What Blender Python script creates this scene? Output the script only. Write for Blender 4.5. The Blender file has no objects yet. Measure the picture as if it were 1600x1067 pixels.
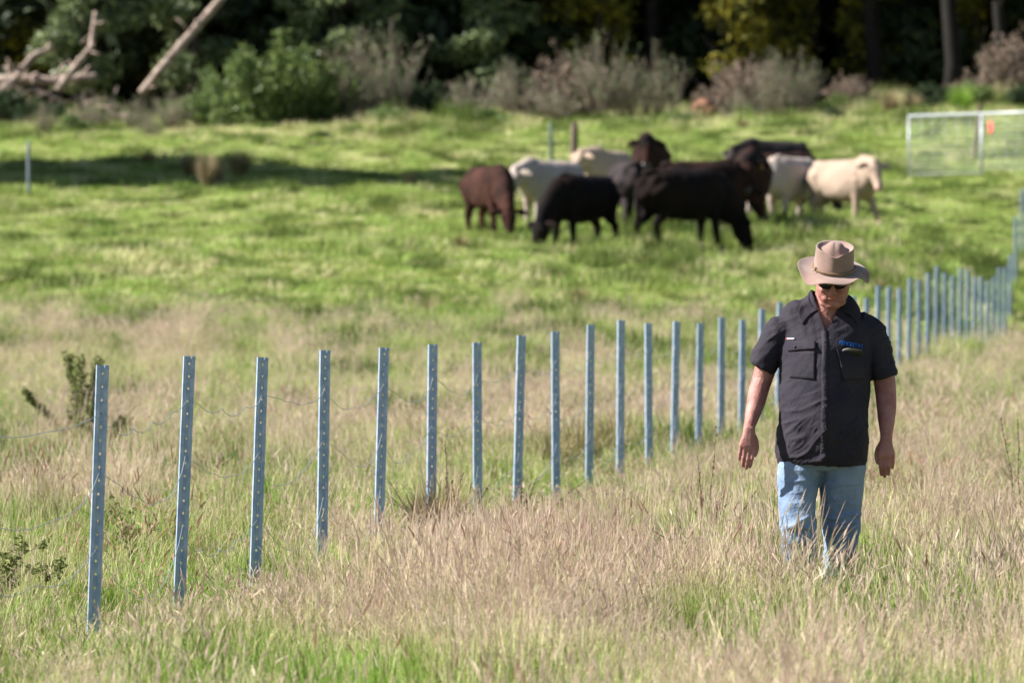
import bpy, bmesh, math, random
import numpy as np
from mathutils import Vector, Matrix, noise
from mathutils.bvhtree import BVHTree

R = math.radians
sc = bpy.context.scene
COL = sc.collection
random.seed(7)
RNG = np.random.default_rng(11)

# ------------------------------------------------------------------ camera, sky, sun, exposure
CAM_H = 1.66          # eye height above the meadow
FPX = 8889.0          # focal length in photograph pixels (200 mm on a 36 mm frame)
HOR = 423.0           # row of the horizon in the photograph
cam_d = bpy.data.cameras.new('camera')
cam = bpy.data.objects.new('camera', cam_d)
COL.objects.link(cam)
cam.location = (0, 0, CAM_H)
cam.rotation_euler = (math.pi / 2 - math.atan(110.5 / FPX), 0, 0)
cam_d.lens = 200; cam_d.sensor_width = 36
cam_d.clip_start = 0.5; cam_d.clip_end = 3000
cam_d.dof.use_dof = True
cam_d.dof.focus_distance = 27.0
cam_d.dof.aperture_fstop = 5.0
cam_d.dof.aperture_blades = 8
sc.camera = cam

SUN_EL, SUN_BACK = 38.0, -2.0      # height of the sun; degrees it stands behind square-left
w = bpy.data.worlds.new('World'); sc.world = w; w.use_nodes = True
nt = w.node_tree
sky = nt.nodes.new('ShaderNodeTexSky'); sky.sky_type = 'NISHITA'; sky.sun_disc = False
sdir = Vector((-math.cos(R(SUN_EL)) * math.cos(R(SUN_BACK)), math.cos(R(SUN_EL)) * math.sin(R(SUN_BACK)), math.sin(R(SUN_EL))))
sky.sun_elevation = R(SUN_EL)
sky.sun_rotation = math.atan2(sdir.x, sdir.y)
bg = nt.nodes['Background']; bg.inputs['Strength'].default_value = 0.05
nt.links.new(sky.outputs[0], bg.inputs['Color'])
sun_d = bpy.data.lights.new('sun', 'SUN'); sun_d.energy = 5.0; sun_d.angle = R(0.53); sun_d.color = (1.0, 0.95, 0.88)
sun = bpy.data.objects.new('sun', sun_d); COL.objects.link(sun)
sun.rotation_euler = sdir.to_track_quat('Z', 'Y').to_euler()
sun.location = (-30, 0, 40)
sc.view_settings.view_transform = 'Standard'
sc.view_settings.look = 'None'
sc.view_settings.exposure = 1.5
sc.view_settings.gamma = 1
sc.cycles.use_denoising = True
sc.cycles.max_bounces = 6
sc.cycles.diffuse_bounces = 2
sc.cycles.transmission_bounces = 3
sc.cycles.transparent_max_bounces = 6

# ------------------------------------------------------------------ terrain function
YG = np.array([-200, 40, 55, 65, 72, 80, 86, 93, 99, 104, 111, 118, 125, 140, 160, 175, 200, 260, 400.])
PROF = {
    1000: [0, 0, 0, .12, .35, .75, 1.08, 1.5, 1.86, 2.15, 2.6, 3.05, 3.5, 4.5, 5.8, 6.5, 8, 18, 60],
    1330: [0, 0, 0, .10, .20, .50, .80, 1.2, 1.7, 2.05, 2.6, 3.05, 3.5, 4.55, 5.95, 6.6, 8, 18, 60],
    1460: [0, 0, .03, .14, .22, .30, .36, .6, 1.0, 1.5, 2.2, 2.85, 3.5, 4.65, 6.15, 6.8, 8, 18, 60],
    1540: [0, 0, .03, .14, .22, .30, .34, .38, .6, 1.05, 1.95, 2.85, 3.6, 4.75, 6.3, 7, 8.2, 18, 60],
    1590: [0, 0, .03, .14, .22, .30, .32, .35, .45, .8, 1.7, 2.75, 3.6, 4.75, 6.4, 7.1, 8.3, 18, 60],
}
PX = np.array(sorted(PROF)); PV = np.array([PROF[k] for k in PX])

def vnoise(x, y, seed=0):
    """smooth lattice noise in 0..1, for numpy arrays"""
    x = np.asarray(x, float) + seed * 17.13; y = np.asarray(y, float) - seed * 9.7
    xi = np.floor(x); yi = np.floor(y); fx = x - xi; fy = y - yi
    fx = fx * fx * (3 - 2 * fx); fy = fy * fy * (3 - 2 * fy)
    def h(a, b):
        v = np.sin(a * 127.1 + b * 311.7 + seed * 74.7) * 43758.5453
        return v - np.floor(v)
    return (h(xi, yi) * (1 - fx) + h(xi + 1, yi) * fx) * (1 - fy) + (h(xi, yi + 1) * (1 - fx) + h(xi + 1, yi + 1) * fx) * fy

def H(X, Y):
    X = np.asarray(X, float); Y = np.asarray(Y, float)
    s = 800 + X / np.maximum(Y, 25) * FPX
    hs = np.stack([np.interp(Y, YG, p) for p in PV])
    s = np.clip(s, PX[0], PX[-1])
    k = np.clip(np.searchsorted(PX, s, side='right') - 1, 0, len(PX) - 2)
    t = (s - PX[k]) / (PX[k + 1] - PX[k])
    base = np.take_along_axis(hs, k[None, ...], 0)[0] * (1 - t) + np.take_along_axis(hs, (k + 1)[None, ...], 0)[0] * t
    far = np.clip((Y - 60) / 50, 0, 1)
    base = base + (vnoise(X / 3.1, Y / 3.4, 1) - .5) * (.05 + .20 * far) + (vnoise(X / 9., Y / 8., 2) - .5) * .30 * far
    return base + (vnoise(X / 1.1, Y / 1.3, 3) - .5) * (.03 + .07 * far)

def h1(x, y):
    return float(H(np.array([x]), np.array([y]))[0])

def at(px, D):
    """ground point seen in the photograph's column px at distance D"""
    x = (px - 800) / FPX * D
    return Vector((x, D, h1(x, D)))

def dry(X, Y):
    """how dry and straw-like the sward is, 0..1"""
    X = np.asarray(X, float); Y = np.asarray(Y, float)
    s = 800 + X / Y * FPX
    edge = 78.5 + 7 * (vnoise(X / 4., Y / 9., 5) - .5)
    near = np.clip((edge - Y) / 5., 0, 1)
    n = .60 * vnoise(X / 1.1, Y / 3.0, 6) + .40 * vnoise(X / .4, Y / 1.0, 7)
    d = .27 - .10 * np.exp(-((Y - 46) / 14.) ** 2) + (n - .5) * 1.7
    d = d + .16 * np.exp(-((s - 720) / 260.) ** 2 - ((Y - 27.5) / 2.6) ** 2)
    d = d + .42 * np.exp(-((Y - 75) / 7.) ** 2) * (.25 + .75 * (np.clip((620 - s) / 120, 0, 1) + np.clip((s - 1330) / 60, 0, 1)))
    d = d + .28 * np.exp(-((s - 1500) / 170.) ** 2 - ((Y - 31) / 7.) ** 2)
    d = d - .28 * np.exp(-((s - 300) / 230.) ** 2 - ((Y - 29) / 3.5) ** 2)
    d = d - .25 * np.exp(-((s - 1080) / 60.) ** 2 - ((Y - 30) / 2.) ** 2)
    d = d + .12 * np.exp(-((Y - 20) / 3.) ** 2)
    farv = .10 + .9 * np.clip(vnoise(X / 3.0, Y / 4., 8) - .5, 0, 1) + .5 * np.clip((Y - 146) / 14, 0, 1)
    return np.clip(near * d + (1 - near) * farv, 0, 1)

# ------------------------------------------------------------------ mesh helpers
class MB:
    def __init__(s): s.v = []; s.f = []; s.m = []; s.mi = 0
    def add(s, vs, fs, mi=None):
        o = len(s.v); s.v += [tuple(p) for p in vs]
        s.f += [tuple(i + o for i in f) for f in fs]; s.m += [s.mi if mi is None else mi] * len(fs)
    def loft(s, secs, hint=(1, 0, 0), n=16, cap=0.0, ends=True, mi=None, sup=2.0):
        """secs: [(point, a, b)]; a along the hint direction, b across it; cap rounds the ends"""
        P = [Vector(q[0]) for q in secs]; A = [q[1] for q in secs]; B = [q[2] for q in secs]
        if cap > 0:
            for end in (0, -1):
                t = (P[0] - P[1]).normalized() if end == 0 else (P[-1] - P[-2]).normalized()
                a, b, p = A[end], B[end], P[end]; ex = []
                for k in (1, 2, 3):
                    th = k * math.pi / 2 / 3.6
                    ex.append((p + t * (math.sin(th) * cap * min(a, b)), a * math.cos(th), b * math.cos(th)))
                if end == 0:
                    P = [e[0] for e in reversed(ex)] + P; A = [e[1] for e in reversed(ex)] + A; B = [e[2] for e in reversed(ex)] + B
                else:
                    P += [e[0] for e in ex]; A += [e[1] for e in ex]; B += [e[2] for e in ex]
        hint = Vector(hint); vs = []; fs = []; m = len(P)
        for i in range(m):
            t = (P[min(i + 1, m - 1)] - P[max(i - 1, 0)]).normalized()
            u = (hint - t * hint.dot(t))
            u = u.normalized() if u.length > 1e-4 else t.orthogonal().normalized()
            v = t.cross(u)
            for k in range(n):
                c, q = math.cos(2 * math.pi * k / n), math.sin(2 * math.pi * k / n)
                if sup != 2.0:
                    c = math.copysign(abs(c) ** (2 / sup), c); q = math.copysign(abs(q) ** (2 / sup), q)
                vs.append(P[i] + u * (A[i] * c) + v * (B[i] * q))
        for i in range(m - 1):
            for k in range(n):
                fs.append((i * n + k, i * n + (k + 1) % n, (i + 1) * n + (k + 1) % n, (i + 1) * n + k))
        if ends:
            c0 = len(vs); vs.append(P[0]); vs.append(P[-1])
            for k in range(n):
                fs.append((c0, (k + 1) % n, k)); fs.append((c0 + 1, (m - 1) * n + k, (m - 1) * n + (k + 1) % n))
        s.add(vs, fs, mi)
    def tube(s, pts, rad, n=8, cap=0.0, mi=None, hint=None):
        rad = rad if isinstance(rad, (list, tuple)) else [rad] * len(pts)
        d = Vector(pts[-1]) - Vector(pts[0])
        if hint is None: hint = (1, 0, 0) if abs(d.x) < .8 * d.length else (0, 0, 1)
        s.loft([(p, r, r) for p, r in zip(pts, rad)], hint, n, cap, True, mi)
    def ell(s, c, r, rot=None, n=14, m=9, mi=None):
        M = rot if rot is not None else Matrix.Identity(3); c = Vector(c)
        vs = [c + M @ Vector((0, 0, -r[2]))]; fs = []
        for i in range(1, m):
            th = math.pi * i / m
            for k in range(n):
                ph = 2 * math.pi * k / n
                vs.append(c + M @ Vector((r[0] * math.sin(th) * math.cos(ph), r[1] * math.sin(th) * math.sin(ph), -r[2] * math.cos(th))))
        vs.append(c + M @ Vector((0, 0, r[2])))
        for k in range(n): fs.append((0, 1 + (k + 1) % n, 1 + k))
        for i in range(m - 2):
            for k in range(n):
                a = 1 + i * n + k; b = 1 + i * n + (k + 1) % n
                fs.append((a, b, b + n, a + n))
        L = len(vs) - 1
        for k in range(n): fs.append((L, L - n + k, L - n + (k + 1) % n))
        s.add(vs, fs, mi)
    def box(s, c, h, rot=None, mi=None):
        M = rot if rot is not None else Matrix.Identity(3); c = Vector(c)
        vs = [c + M @ Vector((sx * h[0], sy * h[1], sz * h[2])) for sx in (-1, 1) for sy in (-1, 1) for sz in (-1, 1)]
        s.add(vs, [(0, 1, 3, 2), (4, 6, 7, 5), (0, 4, 5, 1), (2, 3, 7, 6), (0, 2, 6, 4), (1, 5, 7, 3)], mi)
    def mesh(s, name, mats=(), smooth=True):
        me = bpy.data.meshes.new(name); me.from_pydata(s.v, [], s.f)
        for m in mats: me.materials.append(m)
        if len(mats) > 1: me.polygons.foreach_set('material_index', s.m)
        me.polygons.foreach_set('use_smooth', [smooth] * len(s.f)); me.update()
        return me
    def build(s, name, mat=None, parent=None, smooth=True, loc=None):
        mats = mat if isinstance(mat, (list, tuple)) else ([mat] if mat else [])
        return link(name, s.mesh(name, mats, smooth), parent, loc)

def link(name, me, parent=None, loc=None):
    o = bpy.data.objects.new(name, me); COL.objects.link(o)
    if parent is not None: o.parent = parent
    if loc is not None: o.location = loc
    return o

def tag(o, label=None, cat=None, group=None, kind=None):
    if label: o['label'] = label
    if cat: o['category'] = cat
    if group: o['group'] = group
    if kind: o['kind'] = kind
    return o

def empty(name, loc, rz=0.0, scale=1.0):
    o = bpy.data.objects.new(name, None); COL.objects.link(o)
    o.location = loc; o.rotation_euler = (0, 0, rz); o.scale = (scale,) * 3
    o.empty_display_size = .2
    return o

def copy_tree(o, parent=None):
    c = o.copy(); COL.objects.link(c)
    if parent is not None: c.parent = parent
    for ch in o.children: copy_tree(ch, c)
    return c

def remesh(mb, voxel, smooth=3, name='tmp', fac=.5):
    me = mb.mesh(name); o = bpy.data.objects.new(name, me); COL.objects.link(o)
    r = o.modifiers.new('r', 'REMESH'); r.mode = 'VOXEL'; r.voxel_size = voxel; r.use_smooth_shade = True
    if smooth:
        q = o.modifiers.new('s', 'SMOOTH'); q.iterations = smooth; q.factor = fac
    dg = bpy.context.evaluated_depsgraph_get()
    out = bpy.data.meshes.new_from_object(o.evaluated_get(dg))
    out.materials.clear()
    bpy.data.objects.remove(o); bpy.data.meshes.remove(me)
    out.polygons.foreach_set('use_smooth', [True] * len(out.polygons))
    return out

def coords(me):
    a = np.empty(len(me.vertices) * 3, np.float32); me.vertices.foreach_get('co', a); return a.reshape(-1, 3)
def normals(me):
    a = np.empty(len(me.vertices) * 3, np.float32); me.vertices.foreach_get('normal', a); return a.reshape(-1, 3)
def setco(me, a):
    me.vertices.foreach_set('co', np.asarray(a, np.float32).ravel()); me.update()

# ------------------------------------------------------------------ materials
def mat(name, col, rough=.8, var=.25, vscale=6., col2=None, spec=.3, metal=0., bump=0., bscale=60., trans=0., rnd=0., mixlo=.35, mixhi=.65, sheen=0., detail=4.):
    """base colour mottled with a second one by object-space noise; optional bump, translucency, per-object variation"""
    m = bpy.data.materials.new(name); m.use_nodes = True
    t = m.node_tree; N = t.nodes; L = t.links
    b = N['Principled BSDF']; out = N['Material Output']
    b.inputs['Roughness'].default_value = rough; b.inputs['Metallic'].default_value = metal
    b.inputs['Specular IOR Level'].default_value = spec
    if sheen: b.inputs['Sheen Weight'].default_value = sheen
    tc = N.new('ShaderNodeTexCoord')
    nz = N.new('ShaderNodeTexNoise'); nz.inputs['Scale'].default_value = vscale; nz.inputs['Detail'].default_value = detail
    L.new(tc.outputs['Object'], nz.inputs['Vector'])
    rp = N.new('ShaderNodeMapRange'); rp.inputs['From Min'].default_value = mixlo; rp.inputs['From Max'].default_value = mixhi
    L.new(nz.outputs['Fac'], rp.inputs['Value'])
    mx = N.new('ShaderNodeMix'); mx.data_type = 'RGBA'
    c2 = col2 if col2 else tuple(c * (1 - var) for c in col)
    mx.inputs[6].default_value = (*col, 1); mx.inputs[7].default_value = (*c2, 1)
    L.new(rp.outputs[0], mx.inputs[0])
    last = mx.outputs[2]
    if rnd:
        oi = N.new('ShaderNodeObjectInfo'); hs = N.new('ShaderNodeHueSaturation')
        mr = N.new('ShaderNodeMapRange'); mr.inputs['To Min'].default_value = 1 - rnd; mr.inputs['To Max'].default_value = 1 + rnd
        mr2 = N.new('ShaderNodeMapRange'); mr2.inputs['To Min'].default_value = .5 - rnd * .05; mr2.inputs['To Max'].default_value = .5 + rnd * .05
        L.new(oi.outputs['Random'], mr.inputs['Value']); L.new(mr.outputs[0], hs.inputs['Value'])
        L.new(oi.outputs['Random'], mr2.inputs['Value']); L.new(mr2.outputs[0], hs.inputs['Hue'])
        L.new(last, hs.inputs['Color']); last = hs.outputs[0]
    L.new(last, b.inputs['Base Color'])
    if bump:
        nb = N.new('ShaderNodeTexNoise'); nb.inputs['Scale'].default_value = bscale; nb.inputs['Detail'].default_value = 6
        L.new(tc.outputs['Object'], nb.inputs['Vector'])
        bp = N.new('ShaderNodeBump'); bp.inputs['Strength'].default_value = bump; bp.inputs['Distance'].default_value = .02
        L.new(nb.outputs['Fac'], bp.inputs['Height']); L.new(bp.outputs[0], b.inputs['Normal'])
    if trans:
        tr = N.new('ShaderNodeBsdfTranslucent'); L.new(last, tr.inputs['Color'])
        ms = N.new('ShaderNodeMixShader'); ms.inputs[0].default_value = trans
        L.new(b.outputs[0], ms.inputs[1]); L.new(tr.outputs[0], ms.inputs[2]); L.new(ms.outputs[0], out.inputs['Surface'])
    return m

# ------------------------------------------------------------------ ground
def build_ground():
    nu, nv = 320, 420
    u = np.linspace(-1, 1, nu); u = np.sign(u) * (np.abs(u) ** 1.8)
    v = np.concatenate([np.linspace(-60, 10, 20), np.linspace(10.5, 200, 340), np.linspace(204, 400, 60)])
    nv = len(v)
    Y, U = np.meshgrid(v, u, indexing='ij')
    X = U * (70 + np.abs(Y) * .7)
    Z = H(X, np.maximum(Y, -100))
    vs = np.stack([X, Y, Z], -1).reshape(-1, 3)
    me = bpy.data.meshes.new('ground')
    fs = [(i * nu + j, i * nu + j + 1, (i + 1) * nu + j + 1, (i + 1) * nu + j) for i in range(nv - 1) for j in range(nu - 1)]
    me.from_pydata(vs.tolist(), [], fs)
    a = me.attributes.new('dryness', 'FLOAT', 'POINT')
    a.data.foreach_set('value', dry(X, np.maximum(Y, 5)).ravel().astype(np.float32))
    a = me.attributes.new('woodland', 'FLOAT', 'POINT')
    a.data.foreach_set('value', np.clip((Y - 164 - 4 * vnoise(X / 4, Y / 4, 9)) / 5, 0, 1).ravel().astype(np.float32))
    me.polygons.foreach_set('use_smooth', [True] * len(fs))
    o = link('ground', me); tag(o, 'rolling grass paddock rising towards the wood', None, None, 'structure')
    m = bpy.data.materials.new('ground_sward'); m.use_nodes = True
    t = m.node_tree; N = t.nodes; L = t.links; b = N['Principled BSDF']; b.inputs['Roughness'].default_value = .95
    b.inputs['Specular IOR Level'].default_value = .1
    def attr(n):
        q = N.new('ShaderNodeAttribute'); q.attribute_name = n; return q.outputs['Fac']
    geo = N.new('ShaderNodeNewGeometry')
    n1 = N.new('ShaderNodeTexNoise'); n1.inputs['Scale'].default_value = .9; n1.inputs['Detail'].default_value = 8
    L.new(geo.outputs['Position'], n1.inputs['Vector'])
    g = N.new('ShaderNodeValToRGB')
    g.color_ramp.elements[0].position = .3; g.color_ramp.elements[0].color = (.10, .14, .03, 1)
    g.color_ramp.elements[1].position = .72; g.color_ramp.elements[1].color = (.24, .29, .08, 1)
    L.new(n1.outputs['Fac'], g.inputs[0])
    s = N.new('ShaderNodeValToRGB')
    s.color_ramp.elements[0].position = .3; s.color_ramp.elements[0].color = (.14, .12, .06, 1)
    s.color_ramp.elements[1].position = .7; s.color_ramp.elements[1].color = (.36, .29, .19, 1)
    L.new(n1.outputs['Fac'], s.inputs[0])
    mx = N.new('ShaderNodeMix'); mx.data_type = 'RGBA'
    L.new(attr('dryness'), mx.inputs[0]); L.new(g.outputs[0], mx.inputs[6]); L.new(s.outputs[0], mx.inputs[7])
    m2 = N.new('ShaderNodeMix'); m2.data_type = 'RGBA'; m2.inputs[7].default_value = (.022, .02, .012, 1)  # leaf litter, darkened further so the tree shade sits in the colour
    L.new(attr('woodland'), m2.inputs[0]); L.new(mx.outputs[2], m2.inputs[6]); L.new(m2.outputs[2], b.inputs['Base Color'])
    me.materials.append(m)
build_ground()

# ------------------------------------------------------------------ grass (uncountable: one object per sward)
TUFTS = bpy.data.collections.new('tuft_kinds')      # never linked to the scene: sources for the instances

def blade(mb, base, az, lean, length, wid, droop, seg=4, twist=0.):
    d = Vector((math.cos(az), math.sin(az), 0)); side = Vector((-math.sin(az + twist), math.cos(az + twist), 0))
    p = Vector(base); vs = []; th = lean
    for i in range(seg + 1):
        ww = wid * (1 - (i / seg) ** 1.6) * .5
        if i == seg: vs.append(p.copy())
        else: vs += [p - side * ww, p + side * ww]
        p = p + (d * math.sin(th) + Vector((0, 0, 1)) * math.cos(th)) * (length / seg); th += droop / seg
    fs = [(2 * i, 2 * i + 1, 2 * i + 3, 2 * i + 2) for i in range(seg - 1)] + [(2 * seg - 2, 2 * seg - 1, 2 * seg)]
    mb.add(vs, fs, 0)

def stem(mb, base, az, lean, length, wid, droop, head, hw, hmi=1, fluffy=0, smi=0):
    """thin stalk carrying a seed head"""
    d = Vector((math.cos(az), math.sin(az), 0)); up = Vector((0, 0, 1))
    pts = []; p = Vector(base); th = lean; seg = 4
    for i in range(seg + 1):
        pts.append(p.copy()); p = p + (d * math.sin(th) + up * math.cos(th)) * (length / seg); th += droop / seg
    side = Vector((-math.sin(az), math.cos(az), 0)); a2 = random.uniform(0, 3.14); side = Vector((math.cos(a2), math.sin(a2), 0))
    vs = []
    for q in pts: vs += [q - side * wid * .5, q + side * wid * .5]
    mb.add(vs, [(2 * i, 2 * i + 1, 2 * i + 3, 2 * i + 2) for i in range(seg)], smi)
    p = pts[-1]; hp = [p.copy()]
    for i in range(4):
        th += droop / seg * .5; p = p + (d * math.sin(th) + up * math.cos(th)) * (head / 4); hp.append(p.copy())
    if fluffy:
        for i in range(fluffy):
            k = random.random() * 3.99; q = hp[int(k)].lerp(hp[int(k) + 1], k % 1)
            a = random.uniform(0, 6.28); e = q + Vector((math.cos(a), math.sin(a), random.uniform(.6, 1.8))).normalized() * hw * random.uniform(.8, 2.2)
            s2 = Vector((-math.sin(a), math.cos(a), 0)) * hw * .16
            mb.add([q - s2, q + s2, e], [(0, 1, 2)], hmi)
    prof = [.35, 1, .95, .7, .08]
    for s3 in (Vector((1, 0, 0)), Vector((0, 1, 0))):
        vs = []
        for q, r in zip(hp, prof): vs += [q - s3 * hw * .5 * r, q + s3 * hw * .5 * r]
        mb.add(vs, [(2 * i, 2 * i + 1, 2 * i + 3, 2 * i + 2) for i in range(4)], hmi)

M_green = mat('blade_green', (.10, .17, .025), .6, col2=(.36, .45, .10), vscale=11, trans=.45, rnd=.45, spec=.12)
M_lime = mat('blade_lime', (.20, .33, .05), .75, col2=(.14, .25, .035), vscale=3, trans=.45, rnd=.20, spec=.12)
M_straw = mat('blade_straw', (.66, .59, .38), .85, col2=(.48, .46, .22), vscale=5, trans=.3, rnd=.25, spec=.1)
M_seed = mat('seed_pale', (.74, .62, .51), .9, col2=(.50, .38, .30), vscale=12, trans=.25, rnd=.18, spec=.05)
M_rust = mat('seed_rust', (.28, .14, .11), .9, col2=(.50, .32, .25), vscale=8, trans=.2, rnd=.3, spec=.05)
M_far = mat('pasture_green', (.18, .26, .055), .8, col2=(.35, .41, .13), vscale=1.5, trans=.4, rnd=.3, spec=.1)

M_dark = mat('rank_and_shade_green', (.085, .13, .03), .8, col2=(.15, .19, .05), vscale=1.5, trans=.3, rnd=.3, spec=.1)
def tuft(name, kind):
    mb = MB()
    r = .15
    def b0(rr=r): 
        a = random.uniform(0, 6.28); q = rr * math.sqrt(random.random()); return (q * math.cos(a), q * math.sin(a), -.02)
    U = random.uniform
    if kind == 'green':
        for i in range(58): blade(mb, b0(), U(0, 6.28), U(0, .22), U(.16, .42), U(.003, .0065), U(.0, .55))
        for i in range(6): stem(mb, b0(), U(0, 6.28), U(0, .15), U(.24, .40), .0018, U(0, .4), .06, .004, 1, 2, 1)
        mats = [M_green, M_straw]
    elif kind == 'lime':
        for i in range(44): blade(mb, b0(.12), U(0, 6.28), U(0, .25), U(.18, .40), U(.005, .010), U(.0, .7))
        mats = [M_lime]
    elif kind == 'straw':
        for i in range(9): blade(mb, b0(), U(0, 6.28), U(0, .3), U(.15, .30), U(.003, .005), U(.1, .5))
        for i in range(26): stem(mb, b0(), U(0, 6.28), U(0, .18), U(.20, .40), .0018, U(0, .30), U(.05, .10), .0038, 1, 6, 0)
        n0 = len(mb.m)
        for i in range(26): blade(mb, b0(), U(0, 6.28), U(0, .3), U(.16, .36), .005, U(.1, .7))
        for k in range(n0, len(mb.m)): mb.m[k] = 2
        mats = [M_straw, M_seed, M_green]
    elif kind == 'mixed':
        for i in range(42): blade(mb, b0(), U(0, 6.28), U(0, .25), U(.16, .40), U(.003, .006), U(.0, .6))
        for i in range(13): stem(mb, b0(), U(0, 6.28), U(0, .2), U(.22, .42), .0018, U(0, .5), U(.04, .09), .004, 1, 5, 2)
        mats = [M_green, M_seed, M_straw]
    elif kind == 'rust':
        for i in range(22): blade(mb, b0(), U(0, 6.28), U(0, .25), U(.15, .34), .0045, U(.0, .6))
        for i in range(7): stem(mb, b0(), U(0, 6.28), U(0, .2), U(.30, .50), .002, U(0, .9), U(.06, .10), .0085, 1, 2)
        mats = [M_green, M_rust]
    elif kind == 'wisp':
        for i in range(46): stem(mb, b0(.13), U(0, 6.28), U(0, .28), U(.26, .50), .0016, U(0, .35), U(.07, .13), .0045, 1, 9, 0)
        mats = [M_straw, M_seed]
    elif kind == 'far':
        for i in range(60): blade(mb, b0(.34), U(0, 6.28), U(0, .6), U(.12, .30), U(.014, .03), U(.2, 1.2), 3)
        mats = [M_far]
    elif kind == 'shade':  # dark blades stand in for the shaded gaps between tufts
        for i in range(34): blade(mb, b0(.11), U(0, 6.28), U(0, .3), U(.22, .46), U(.004, .009), U(.0, .9))
        for i in range(4): stem(mb, b0(.1), U(0, 6.28), U(0, .2), U(.35, .5), .0025, U(0, .6), .07, .007, 1, 2)
        mats = [M_dark, M_seed]
    elif kind == 'fardark':
        for i in range(60): blade(mb, b0(.26), U(0, 6.28), U(0, .4), U(.2, .42), U(.012, .026), U(.1, .9), 3)
        mats = [M_dark]
    elif kind == 'farstraw':
        for i in range(50): blade(mb, b0(.30), U(0, 6.28), U(0, .5), U(.15, .36), U(.008, .016), U(.2, 1.0), 3)
        mats = [M_straw]
    me = mb.mesh(name, mats, False)
    o = bpy.data.objects.new(name, me); TUFTS.objects.link(o)
kinds = ['green', 'green', 'green', 'lime', 'lime', 'straw', 'straw', 'straw', 'mixed', 'mixed', 'rust', 'rust', 'wisp', 'wisp', 'shade', 'shade', 'far', 'far', 'fardark', 'farstraw']
for i, k in enumerate(kinds): tuft('tuft_%02d' % i, k)
KI = {k: [i for i, q in enumerate(kinds) if q == k] for k in set(kinds)}

GN = bpy.data.node_groups.new('scatter_tufts', 'GeometryNodeTree')
GN.interface.new_socket('Geometry', in_out='INPUT', socket_type='NodeSocketGeometry')
GN.interface.new_socket('Geometry', in_out='OUTPUT', socket_type='NodeSocketGeometry')
gi = GN.nodes.new('NodeGroupInput'); go = GN.nodes.new('NodeGroupOutput')
iop = GN.nodes.new('GeometryNodeInstanceOnPoints'); ci = GN.nodes.new('GeometryNodeCollectionInfo')
ci.inputs['Collection'].default_value = TUFTS; ci.inputs['Separate Children'].default_value = True; ci.inputs['Reset Children'].default_value = True
iop.inputs['Pick Instance'].default_value = True
def named(n, t):
    q = GN.nodes.new('GeometryNodeInputNamedAttribute'); q.data_type = t; q.inputs['Name'].default_value = n
    return [s for s in q.outputs if s.enabled and s.name == 'Attribute'][0]
GN.links.new(gi.outputs[0], iop.inputs['Points']); GN.links.new(ci.outputs[0], iop.inputs['Instance'])
GN.links.new(named('kind_index', 'INT'), iop.inputs['Instance Index'])
GN.links.new(named('turn', 'FLOAT_VECTOR'), iop.inputs['Rotation'])
GN.links.new(named('size', 'FLOAT_VECTOR'), iop.inputs['Scale'])
GN.links.new(iop.outputs[0], go.inputs[0])

def sward(name, label, X, Y, kidx, sxy, sz):
    n = len(X); Z = H(X, Y)
    me = bpy.data.meshes.new(name)
    me.vertices.add(n); me.vertices.foreach_set('co', np.stack([X, Y, Z], -1).astype(np.float32).ravel())
    a = me.attributes.new('kind_index', 'INT', 'POINT'); a.data.foreach_set('value', kidx.astype(np.int32))
    a = me.attributes.new('turn', 'FLOAT_VECTOR', 'POINT')
    rot = np.stack([RNG.normal(0, .10, n), RNG.normal(0, .08, n), RNG.uniform(0, 6.28, n)], -1)
    a.data.foreach_set('vector', rot.astype(np.float32).ravel())
    a = me.attributes.new('size', 'FLOAT_VECTOR', 'POINT')
    a.data.foreach_set('vector', np.stack([sxy, sxy, sz], -1).astype(np.float32).ravel())
    o = link(name, me); md = o.modifiers.new('scatter', 'NODES'); md.node_group = GN
    tag(o, label, None, None, 'stuff')
    return o

def pick(K, n):
    return np.array(K)[RNG.integers(0, len(K), n)]

MAN = Vector((1.455, 26.5, 0)); 
def tallness(X, Y):
    s = 800 + X / Y * FPX
    h = .54 + .40 * vnoise(X / .8, Y / 1.6, 12) + .65 * (vnoise(X / .28, Y / .45, 13) - .5)
    h = h - .06 * np.exp(-((X - MAN.x) / .6) ** 2 - ((Y - 25.4) / 1.0) ** 2)
    h = h + .05 * np.exp(-((s - 760) / 260.) ** 2 - ((Y - 26) / 3.) ** 2)
    fl = -5.093 + .1383 * Y
    h = h - .37 * np.exp(-((X - fl - .42) / .78) ** 2) * np.clip((60 - Y) / 20, 0, 1)
    return h

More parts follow.
